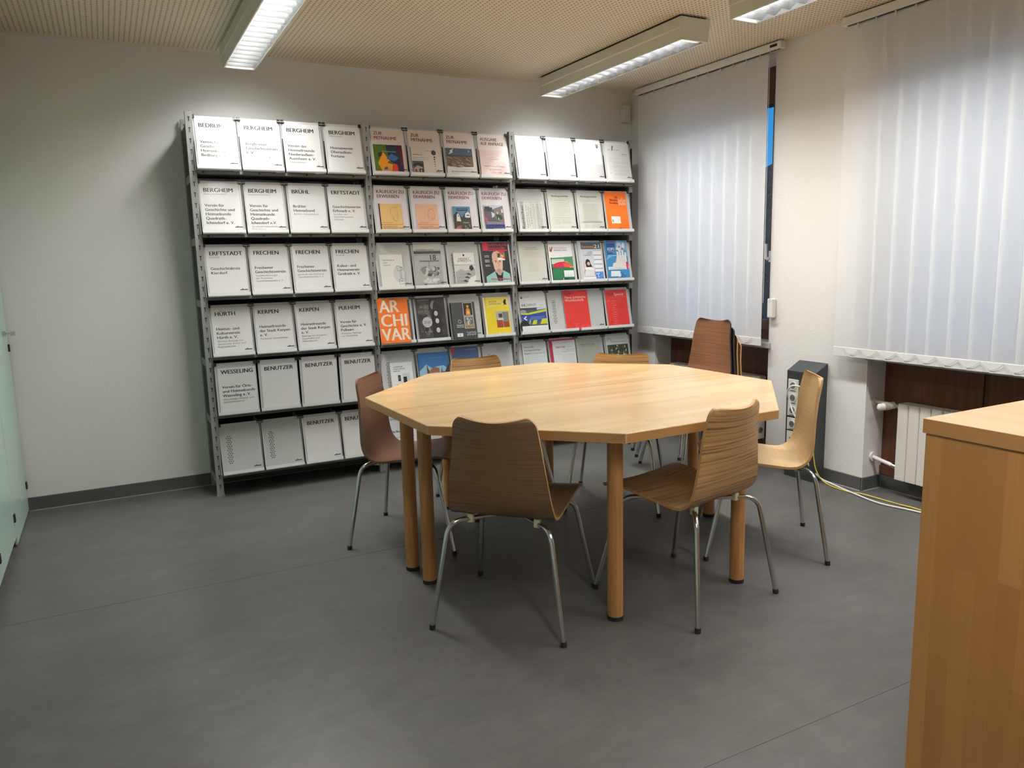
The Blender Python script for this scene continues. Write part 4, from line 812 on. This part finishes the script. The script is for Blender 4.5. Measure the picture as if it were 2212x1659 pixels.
a = A(.190, .268); a.rect(0, 0, 1, 1, (230, 232, 232)).text(.14, .80, 'NW', .0145, (206, 40, 92), .012, wid=.040).text(.36, .80, 'VBl.', .0145, (72, 70, 72), .008, wid=.040).bars(.6, .815, .86, 1, .03, LG, .0022).line((.36, .755), (1, .755), .0014, (90, 90, 90)).line((.36, .70), (1, .70), .0014, (90, 90, 90)).bars(.38, .725, .9, 1, .02, LG, .001).bars(.38, .63, .92, 18, .026, (176, 178, 178), .0011, 4).bars(.1, .7, .3, 2, .06, (170, 172, 172), .0012).bars(.4, .96, .9, 1, .02, LG, .0009)
put('magazine', 'white journal with crimson initials leaning on the crimson folder', 'magazine', (2, 4, 1), .190, .268, .033, .001, .0075, .004, a, group='journals in the right bay')
a = A(.205, .278); a.rect(0, 0, 1, 1, (186, 190, 178)).text(.5, .80, 'Öffentlicher Anzeiger', .0092, (92, 96, 88), .006, align='c', wid=.125).bars(.24, .765, .76, 1, .02, (120, 124, 114), .0014).bars(.16, .66, .88, 8, .03, (150, 154, 142), .0011, 3).bars(.16, .38, .48, 9, .026, (150, 154, 142), .0011, 4).bars(.54, .38, .88, 9, .026, (150, 154, 142), .0011, 5)
doc((2, 4, 2), 'greenish grey bulletin, third in the fifth row of the right bay', a, page=pcol((186, 190, 178)), dx=-.006)
a = A(.200, .276); a.rect(0, 0, 1, 1, (216, 218, 220)).text(.95, .81, 'STÄDTE- UND GEMEINDERAT', .0070, (84, 84, 88), .006, align='r', wid=.138).bars(.72, .9, .84, 1, .03, LG, .003)
for i in range(10): t_ = -.4 + i * .35; a.line((.16 + .09 * math.cos(t_), .86 + .065 * math.sin(t_)), (.16 + .09 * math.cos(t_ + .35), .86 + .065 * math.sin(t_ + .35)), .003, (170, 70, 90) if i < 4 else (110, 110, 116))
a.rect(.05, .0, .98, .75, (70, 78, 56)).blotch(.05, .35, .98, .75, [(92, 100, 70), (60, 66, 48), (206, 210, 206), (120, 128, 96), (50, 54, 40)], 50, 8, .06, .16).disc(.46, .42, .11, (206, 202, 196), 14).disc(.46, .37, .07, (190, 120, 104), 12).disc(.76, .42, .11, (226, 224, 220), 14, .06).disc(.74, .35, .075, (186, 112, 96), 12).poly([(.3, 0), (.36, .28), (.6, .28), (.9, .26), (.95, 0)], (60, 60, 70))
put('magazine', 'magazine with photo of two people in white caps under trees', 'magazine', (2, 4, 3), .200, .276, .012, .001, .0035, .004, a, group='journals in the right bay')

# ---------------------------------------------------------------- octagonal table of two halves
TC, TR, TROT, TH, TT = (1.8811, 2.9817), .9598, 2.76438, .74, .037
V = [(TC[0] + TR * math.cos(TROT - i * PI / 4), TC[1] + TR * math.sin(TROT - i * PI / 4)) for i in range(8)]   # A..H
mid = lambda p, q: ((p[0] + q[0]) / 2, (p[1] + q[1]) / 2)
mAH, mDE = mid(V[0], V[7]), mid(V[3], V[4])
tilt_s = math.atan2(mDE[1] - mAH[1], mDE[0] - mAH[0]); nx, ny = -math.sin(tilt_s) * .0015, math.cos(tilt_s) * .0015
def half(label, poly, legs):
    cx, cy = sum(p[0] for p in poly) / len(poly), sum(p[1] for p in poly) / len(poly)
    t = thing('half_octagon_table', label, 'table', (cx, cy, 0), (0, 0, tilt_s))
    R = Matrix.Rotation(-tilt_s, 2)
    loc = [tuple(R @ Vector((p[0] - cx, p[1] - cy))) for p in poly]
    area = sum(a[0] * b[1] - b[0] * a[1] for a, b in zip(loc, loc[1:] + loc[:1]))
    if area < 0: loc = loc[::-1]
    ys_ = R @ Vector((poly[0][0] - cx, poly[0][1] - cy))
    link('tabletop', MB().prism(loc, TH - TT, TH, M_TABLE, 'z', M_TEDGE).mesh('tabletop', bevel=.0035, keep=lambda c: abs(c.y - ys_.y) < .004), t)
    for x, y in legs:
        q = R @ Vector((x - cx, y - cy))
        l = MB().cyl((q.x, q.y, .014), (q.x, q.y, TH - TT), .029, M_TLEG, n=28).obj('leg', t, smooth=True)
        MB().cyl((q.x, q.y, 0), (q.x, q.y, .016), .030, M_RUB, n=28).obj('foot_ring', l, smooth=True)
half('near half of the octagonal beech table, grain along the seam',
     [(mAH[0] - nx, mAH[1] - ny), V[7], V[6], V[5], V[4], (mDE[0] - nx, mDE[1] - ny)], [(1.095, 2.888), (1.573, 2.220), (2.197, 2.240), (2.664, 2.924)])
half('far half of the octagonal beech table, towards the shelving',
     [(mDE[0] + nx, mDE[1] + ny), V[3], V[2], V[1], V[0], (mAH[0] + nx, mAH[1] + ny)], [(1.083, 3.060), (1.56, 3.762), (2.19, 3.755), (2.735, 3.135)])

# ---------------------------------------------------------------- plywood shell chairs
PROF = [(-.256, .786), (-.243, .72), (-.226, .63), (-.210, .55), (-.195, .487), (-.172, .446), (-.140, .421), (-.095, .411), (-.03, .413), (.06, .424), (.15, .436), (.205, .438), (.240, .430), (.262, .416)]
def shell_mesh(face, edge):
    pts = [Vector((0, p[0], p[1])) for p in PROF]; cen = bezier_pts(pts, 6)
    # extra rows near the two ends so that the corners round off
    L = [0.0]
    for a, b in zip(cen, cen[1:]): L.append(L[-1] + (b - a).length)
    T = L[-1]
    def at(s):
        for i in range(len(L) - 1):
            if s <= L[i + 1] or i == len(L) - 2: return cen[i].lerp(cen[i + 1], (s - L[i]) / (L[i + 1] - L[i]))
    ss = sorted(set([.0, .0015, .005, .011, .02, .03, .04] + [T - q for q in (0, .0015, .005, .011, .02, .03)] + [.04 + (T - .07) * i / 34 for i in range(1, 34)]))
    nu = 15; th = .0105; top, bot, uv = [], [], []
    for s in ss:
        c = at(s); d = (at(min(s + .004, T)) - at(max(s - .004, 0))).normalized(); nrm = Vector((0, -d.z, d.y))
        if nrm.z < 0 and s > T * .5: nrm = -nrm
        if s <= T * .5 and nrm.y < 0: nrm = -nrm
        z = c.z; wd = .150 + (.200 - .150) * min(1, max(0, (.79 - z) / .33)) if s < T * .5 else .200 + .010 * min(1, (s - T * .5) / (T * .4))
        r = .034
        if s < r: wd -= r - math.sqrt(max(0, r * r - (r - s) ** 2))
        e = T - s
        if e < .03: wd -= .03 - math.sqrt(max(0, .0009 - (.03 - e) ** 2))
        for i in range(nu):
            q = -1 + 2 * i / (nu - 1); lift = q * q
            f = .034 * min(1, max(0, (z - .44) / .25)) if s < T * .5 else 0.0
            p = c + Vector((q * wd, 0, 0)) + Vector((0, f * lift, 0)) + Vector((0, 0, .014 * lift * max(0, 1 - s / .12)))
            if s > T * .5: p += Vector((0, 0, .010 * lift * min(1, (s - T * .5) / .1)))
            top.append(p + nrm * th * .5); bot.append(p - nrm * th * .5); uv.append((q * wd, s))
    n = len(ss); b = MB(); N = len(top); vs = top + bot; fs = []; mi = []
    for i in range(n - 1):
        for j in range(nu - 1):
            a = i * nu + j; fs.append((a, a + 1, a + nu + 1, a + nu)); mi.append(0); fs.append((N + a, N + a + nu, N + a + nu + 1, N + a + 1)); mi.append(0)
    rim = [i for i in range(nu)] + [i * nu + nu - 1 for i in range(1, n)] + [(n - 1) * nu + j for j in range(nu - 2, -1, -1)] + [i * nu for i in range(n - 2, 0, -1)]
    for a, c in zip(rim, rim[1:] + rim[:1]): fs.append((a, N + a, N + c, c)); mi.append(1)
    me = bpy.data.meshes.new('shell'); me.from_pydata([tuple(v) for v in vs], [], fs)
    me.materials.append(face); me.materials.append(edge); me.polygons.foreach_set('material_index', mi)
    ul = me.uv_layers.new(name='UVMap'); uu = uv + uv
    for l in me.loops: ul.data[l.index].uv = uu[l.vertex_index]
    bm = bmesh.new(); bm.from_mesh(me); bmesh.ops.recalc_face_normals(bm, faces=bm.faces); bm.to_mesh(me); bm.free()
    me.polygons.foreach_set('use_smooth', [True] * len(me.polygons)); me.set_sharp_from_angle(angle=math.radians(50)); return me
def leg_path(sx, sy):
    foot = Vector((sx * .248, sy * .256, .012)); kn = Vector((sx * .192, sy * .200, .398)); hub = Vector((sx * .012, sy * .03, .396))
    if sy > 0: kn.y = .165; hub.y = .02
    r = .055; a = kn + (foot - kn).normalized() * r; c = kn + (hub - kn).normalized() * r
    arc = [a.lerp(kn, t).lerp(kn.lerp(c, t), t) for t in [i / 8 for i in range(9)]]
    return [foot] + arc + [hub]
LEGM = {}
for sx in (-1, 1):
    for sy in (-1, 1):
        p = leg_path(sx, sy); f0 = p[0]
        LEGM[sx, sy] = (MB().tube(p, .0095, M_CHROME, 12).mesh('leg', True), MB().cyl(f0 + Vector((sx * .001, sy * .001, -.012)), f0 + Vector((0, 0, .006)), .0115, M_RUB, n=12).mesh('foot_cap', True))
sb = MB()
spm = {}
for sx in (-1, 1):
    for sy in (-1, 1):
        p = Vector((sx * .128, sy * (.140 if sy < 0 else .118), .398))
        spm[sx, sy] = MB().box(p.x - .012, p.x + .012, p.y - .012, p.y + .012, .384, .417 if sy < 0 else .424, M_SPACER).mesh('spacer', bevel=.004)
hubm = MB().box(-.06, .06, -.05, .05, .386, .408, M_DARK).mesh('hub_plate', bevel=.003)
SHELL = {}
def chair(label, x, y, yaw_deg, face, edge=M_PLY, z=0, group=None):
    t = thing('shell_chair', label, 'chair', (x, y, z), (0, 0, -math.radians(yaw_deg)), group)
    key = face.name + edge.name
    if key not in SHELL: SHELL[key] = shell_mesh(face, edge)
    link('shell', SHELL[key], t)
    for k_, (a, b) in LEGM.items():
        l = link('leg', a, t); link('foot_cap', b, l); link('spacer', spm[k_], t)
    link('hub_plate', hubm, t)
    return t
G = 'plywood chairs around the octagonal table'
chair('dark oak plywood chair at the near left of the table, its back to the viewer', 1.303, 2.492, 45.6, V_OAK, group=G)
chair('striped zebrano chair at the near right of the table, seen obliquely from behind', 1.954, 2.279, -11.4, V_ZEB, group=G)
chair('pale maple chair at the right of the table beside the power column', 2.596, 2.520, -53.4, V_MAP, group=G)
chair('red-brown chair at the left of the table in front of the shelving', 1.262, 3.474, 128.4, V_RED, M_PLYD, group=G)
chair('striped zebrano chair behind the table, below the blue books', 1.835, 3.735, 179, V_ZEB, group=G)
chair('striped zebrano chair behind the table, nearest the corner', 2.425, 3.405, 222.5, V_ZEB, group=G)
G2 = 'stack of four plywood chairs by the window'
for i, (nm, fc, ed) in enumerate((('orange', V_ORG, M_PLY), ('oak', V_OAK, M_PLY), ('black', V_BLK, V_BLK), ('walnut', V_WAL, M_BLACK))):
    chair('%s plywood chair, %s in the stack of chairs by the window' % (nm, ('lowest', 'second from below', 'second from above', 'topmost')[i]), 3.255 - .030 * i, 3.700, -90, fc, ed, .048 * i, G2)

# ---------------------------------------------------------------- vertical blinds
def blind(label, y_hi, y_lo, n, pitch, zb, chain_side, sd):
    """slats from y_hi (far end) towards y_lo (near end); fabric hangs at x = 3.62"""
    t = thing('vertical_blind', label, 'blind', (3.62, y_hi, 0))
    rnd = random.Random(sd)
    MB().box(-.022, .022, y_lo - y_hi, .02, 2.524, 2.566, M_WHITE).obj('headrail', t, bevel=.003)
    MB().box(-.006, .006, y_lo - y_hi + .02, 0, 2.5225, 2.526, M_BLACK).obj('rail_groove', t)
    b = MB().add([(0, -.0635, zb + .048), (0, .0635, zb + .048), (0, .0635, 2.514), (0, -.0635, 2.514)], [(0, 1, 2, 3)], M_SLAT); sm = b.mesh('slat')   # one sheet of fabric
    pk = MB().box(-.003, .003, -.0635, .0635, zb, zb + .050, M_SLATW).mesh('weight_pocket', bevel=.001)
    hk = MB().box(-.004, .002, -.004, .004, 2.500, 2.524, M_WHITE).mesh('hook')
    pts = [(-.006, -pitch / 2, zb + .047)] + [(-.007, -pitch / 2 + pitch * i / 8, zb + .047 - .032 * math.sin(PI * i / 8)) for i in range(1, 8)] + [(-.006, pitch / 2, zb + .047)]
    ch = MB().tube(pts, .0011, mat('chain_plastic', (.42, .42, .40), .5), 5).mesh('bead_chain')
    for i in range(n):
        y = -.0635 - i * pitch
        s = link('slat', sm, t, (0, y, 0), (0, 0, math.radians(4.2)))
        link('weight_pocket', pk, s); link('hook', hk, s)
        if i < n - 1: link('bead_chain', ch, t, (-.003, y - pitch / 2, 0))
    return t
b1 = blind('closed vertical fabric blind beside the shelving, a gap of window at its right', 4.795, 3.42, 11, .1135, .768, 'r', 1)
cordm = mat('cord_white', (.62, .61, .60), .5)
for dy, x in ((3.458, 3.612), (3.474, 3.632)): MB().cyl((x - 3.62, dy - 4.795, 1.04), (x - 3.62, dy - 4.795, 2.53), .0016, cordm, n=6).obj('pull_cord', b1)
MB().cyl((-.02, 3.50 - 4.795, 1.04), (-.02, 3.50 - 4.795, 2.53), .0019, cordm, n=6).obj('pull_cord', b1)
MB().box(.03, .062, 3.470 - 4.795, 3.515 - 4.795, .945, 1.065, M_WHITE).obj('cord_weight', b1, bevel=.006)
MB().box(-.0235, -.0215, 3.445 - 4.795, 3.50 - 4.795, 2.538, 2.553, M_BLACK).obj('rail_label', b1)
b2 = blind('large closed vertical fabric blind at the near window above the radiator', 2.975, 1.05, 17, .1095, .764, 'l', 2)

# ---------------------------------------------------------------- radiators
def radiator(label, y_hi, n, zb, zt, valve):
    t = thing('radiator', label, 'radiator', (3.78, y_hi, 0))
    pm = MB().prism([(-.040, 0), (-.046, .004), (-.046, .058), (-.040, .062), (.036, .062), (.036, 0)], zb, zt, M_RAD, 'z').mesh('column', bevel=.003)
    for i in range(n): link('column', pm, t, (0, -.064 * (i + 1), 0))
    for z in (zb + .06, zt - .05): MB().cyl((0, 0, z), (0, -.064 * n, z), .02, M_RAD, n=12).obj('header_pipe', t)
    if valve:
        MB().tube([(-.02, .16, .508), (-.02, .04, .508), (-.01, .0, .49)], .009, M_RAD, 10).obj('supply_pipe', t, smooth=True)
        MB().tube([(-.02, .158, .19), (-.02, .02, .165)], .011, M_WHITE, 10).obj('return_pipe', t, smooth=True)
        MB().cyl((-.02, .159, .19), (-.02, .146, .19), .026, M_WHITE, n=20).obj('rosette', t, smooth=True)
        MB().cyl((-.02, .159, .508), (-.02, .149, .508), .024, M_RAD, n=20).obj('rosette', t, smooth=True)
        MB().cyl((-.02, .03, .165), (-.02, 0, .160), .015, M_CHROME, n=12).obj('lockshield', t, smooth=True)
        v = MB().tube([(-.02, .035, .505), (-.045, .050, .500), (-.10, .068, .496), (-.108, .070, .496)], [.019, .021, .019, .010], M_OFF, 24).obj('thermostat_head', t, smooth=True)
        rb = MB()
        for i in range(24):
            a = 2 * PI * i / 24; rb.box(-.034, -.004, -.0012, .0012, .0195, .0222, M_SILL)
            for vi in range(len(rb.v) - 8, len(rb.v)):
                x_, y_, z_ = rb.v[vi]; rb.v[vi] = (x_, y_ * math.cos(a) - z_ * math.sin(a), y_ * math.sin(a) + z_ * math.cos(a))
        tag(rb.obj('grip_ribs', v, (-.045, .050, .500), (0, 0, -.30)), kind='stuff')
    return t
radiator('cream panel radiator under the large blind, thermostat head at its left', 2.645, 12, .098, .522, True)
radiator('cream radiator in the far niche, hidden mostly by the table', 4.56, 14, .12, .545, False)

# ---------------------------------------------------------------- power column and cables
pc = thing('power_column', 'anthracite floor-standing power column with ivory sockets against the pier', 'socket column', (XR - .006, 3.165, 0))
MB().prism([(-.100, 0), (0, 0), (0, .702), (-.100, .648)], -.105, .105, M_COL, 'y').obj('housing', pc, bevel=.002)
MB().box(-.1015, -.0995, -.098, .098, .02, .640, mat('anthracite_front', (.035, .038, .04), .5)).obj('front_plate', pc)
def plate(z0, z1, ns):
    p = MB().box(-.108, -.1, .012, .088, z0, z1, M_OFF).obj('socket_plate', pc, bevel=.002)
    for i in range(ns):
        z = z1 - (i + .5) * (z1 - z0) / ns
        MB().cyl((-.1105, .05, z), (-.106, .05, z), .0265, M_WHITE, n=24).obj('socket_ring', p, smooth=True)
        MB().cyl((-.1112, .05, z), (-.108, .05, z), .0195, mat('socket_well', (.16, .155, .15), .5), n=24).obj('socket_well', p, smooth=True)
        for dy in (-.008, .008): MB().cyl((-.1118, .05 + dy, z), (-.110, .05 + dy, z), .003, M_BLACK, n=8).obj('pin_hole', p)
        MB().box(-.1095, -.106, .026, .074, z - .0335, z - .0315, mat('plate_gap', (.12, .12, .11), .6)).obj('label_slot', p)  # thin dark strip below each socket
plate(.375, .598, 3); plate(.290, .364, 1)
p3 = MB().box(-.108, -.1, .012, .088, .200, .282, M_OFF).obj('socket_plate', pc, bevel=.002)
MB().box(-.109, -.106, .035, .065, .222, .245, M_BLACK).obj('data_port', p3)
tag(MB().tube(bezier_pts([(XR - .135, 3.135, .565), (XR - .165, 3.175, .57), (XR - .17, 3.205, .53), (XR - .15, 3.205, .47), (XR - .15, 3.17, .40), (XR - .125, 3.12, .30), (XR - .112, 3.09, .12), (XR - .06, 3.045, .03), (3.63, 2.95, .008), (3.592, 2.79, .006), (3.556, 2.587, .006), (3.60, 2.384, .006), (3.62, 2.05, .006)], 8), .0048, M_WHITE, 8).obj('cable', smooth=True), 'white power cable from the socket column along the floor', 'cable')
tag(MB().tube(bezier_pts([(XR - .115, 3.05, .20), (XR - .10, 3.035, .08), (3.606, 2.98, .012), (3.594, 2.81, .004), (3.612, 2.746, .009), (3.63, 2.549, .004), (3.61, 2.384, .015), (3.60, 2.05, .004)], 8), .003, mat('yellow_cable', (.72, .55, .06), .5), 8).obj('cable', smooth=True), 'thin yellow data cable curving along the floor under the radiator', 'cable')

# ---------------------------------------------------------------- counter at the right edge
ct = thing('counter', 'beech block counter with plain side panel, cut by the right picture edge', 'counter', (1.644, 1.097, 0))
CH, CT = .95, .034
MB().box(0, 1.1, -1.7, 0, CH - CT + .0004, CH, M_CTOP).obj('worktop', ct, bevel=.0015)
MB().box(-.0006, .0008, -1.699, -.001, CH - CT, CH - .0012, M_CEDGE).obj('worktop_edge', ct)
MB().box(.0025, .034, -1.68, -.007, .0, CH - CT - .0015, M_CSIDE).obj('side_panel', ct, bevel=.001)
MB().box(.034, 1.08, -.037, -.007, 0, CH - CT - .0015, M_CSIDE).obj('back_panel', ct)
MB().box(1.055, 1.08, -1.68, -.037, 0, CH - CT - .001, M_CSIDE).obj('end_panel', ct)

# ---------------------------------------------------------------- mint glass cupboard on the left
cb = thing('glass_cupboard', 'tall cupboard with mint green satin glass doors at the left picture edge', 'cupboard', (-.503, YB, 0))
MB().box(-.42, -.012, -4.9, -.012, .05, 2.35, M_CAB).obj('carcass', cb)
MB().box(-.40, -.03, -4.9, -.012, 0, .05, M_DARK).obj('plinth', cb)
MB().box(-.034, -.029, -4.9, -.012, 0, .012, M_SEAL).obj('floor_seal', cb)
dys = [(-.655, -.008)] + [(-.660 - .6 * (i + 1), -.660 - .6 * i) for i in range(6)]
for i, (a, b_) in enumerate(dys):
    d = MB().box(-.010, 0, a + .002, b_ - .002, .055 if i else .012, 2.34, M_MINT).obj('door', cb, bevel=.001)
    for z in (.154, .93, 1.75): MB().box(-.006, .008, b_ - .030, b_ - .004, z - .02, z + .02, M_DARK).obj('hinge', d, bevel=.002)
lk = MB().cyl((0, -.20, 1.02), (.014, -.20, 1.02), .014, M_CHROME, n=16).obj('lock', cb, smooth=True)
ky = MB().box(.014, .034, -.202, -.198, 1.015, 1.025, M_CHROME).box(.034, .056, -.2025, -.1975, 1.008, 1.030, M_CHROME)
ky.obj('key', lk)

# ---------------------------------------------------------------- motion detector in the corner
md = thing('motion_detector', 'small white motion detector high in the corner behind the blind', 'sensor', (3.625, YB, 2.42))
MB().prism([(-.035, 0), (.035, 0), (.03, -.045), (-.03, -.045)], -.065, .065, M_WHITE, 'z').obj('case', md, bevel=.006)
MB().cyl((0, -.042, -.03), (0, -.052, -.03), .022, M_OFF, .014, n=16).obj('lens', md, smooth=True)
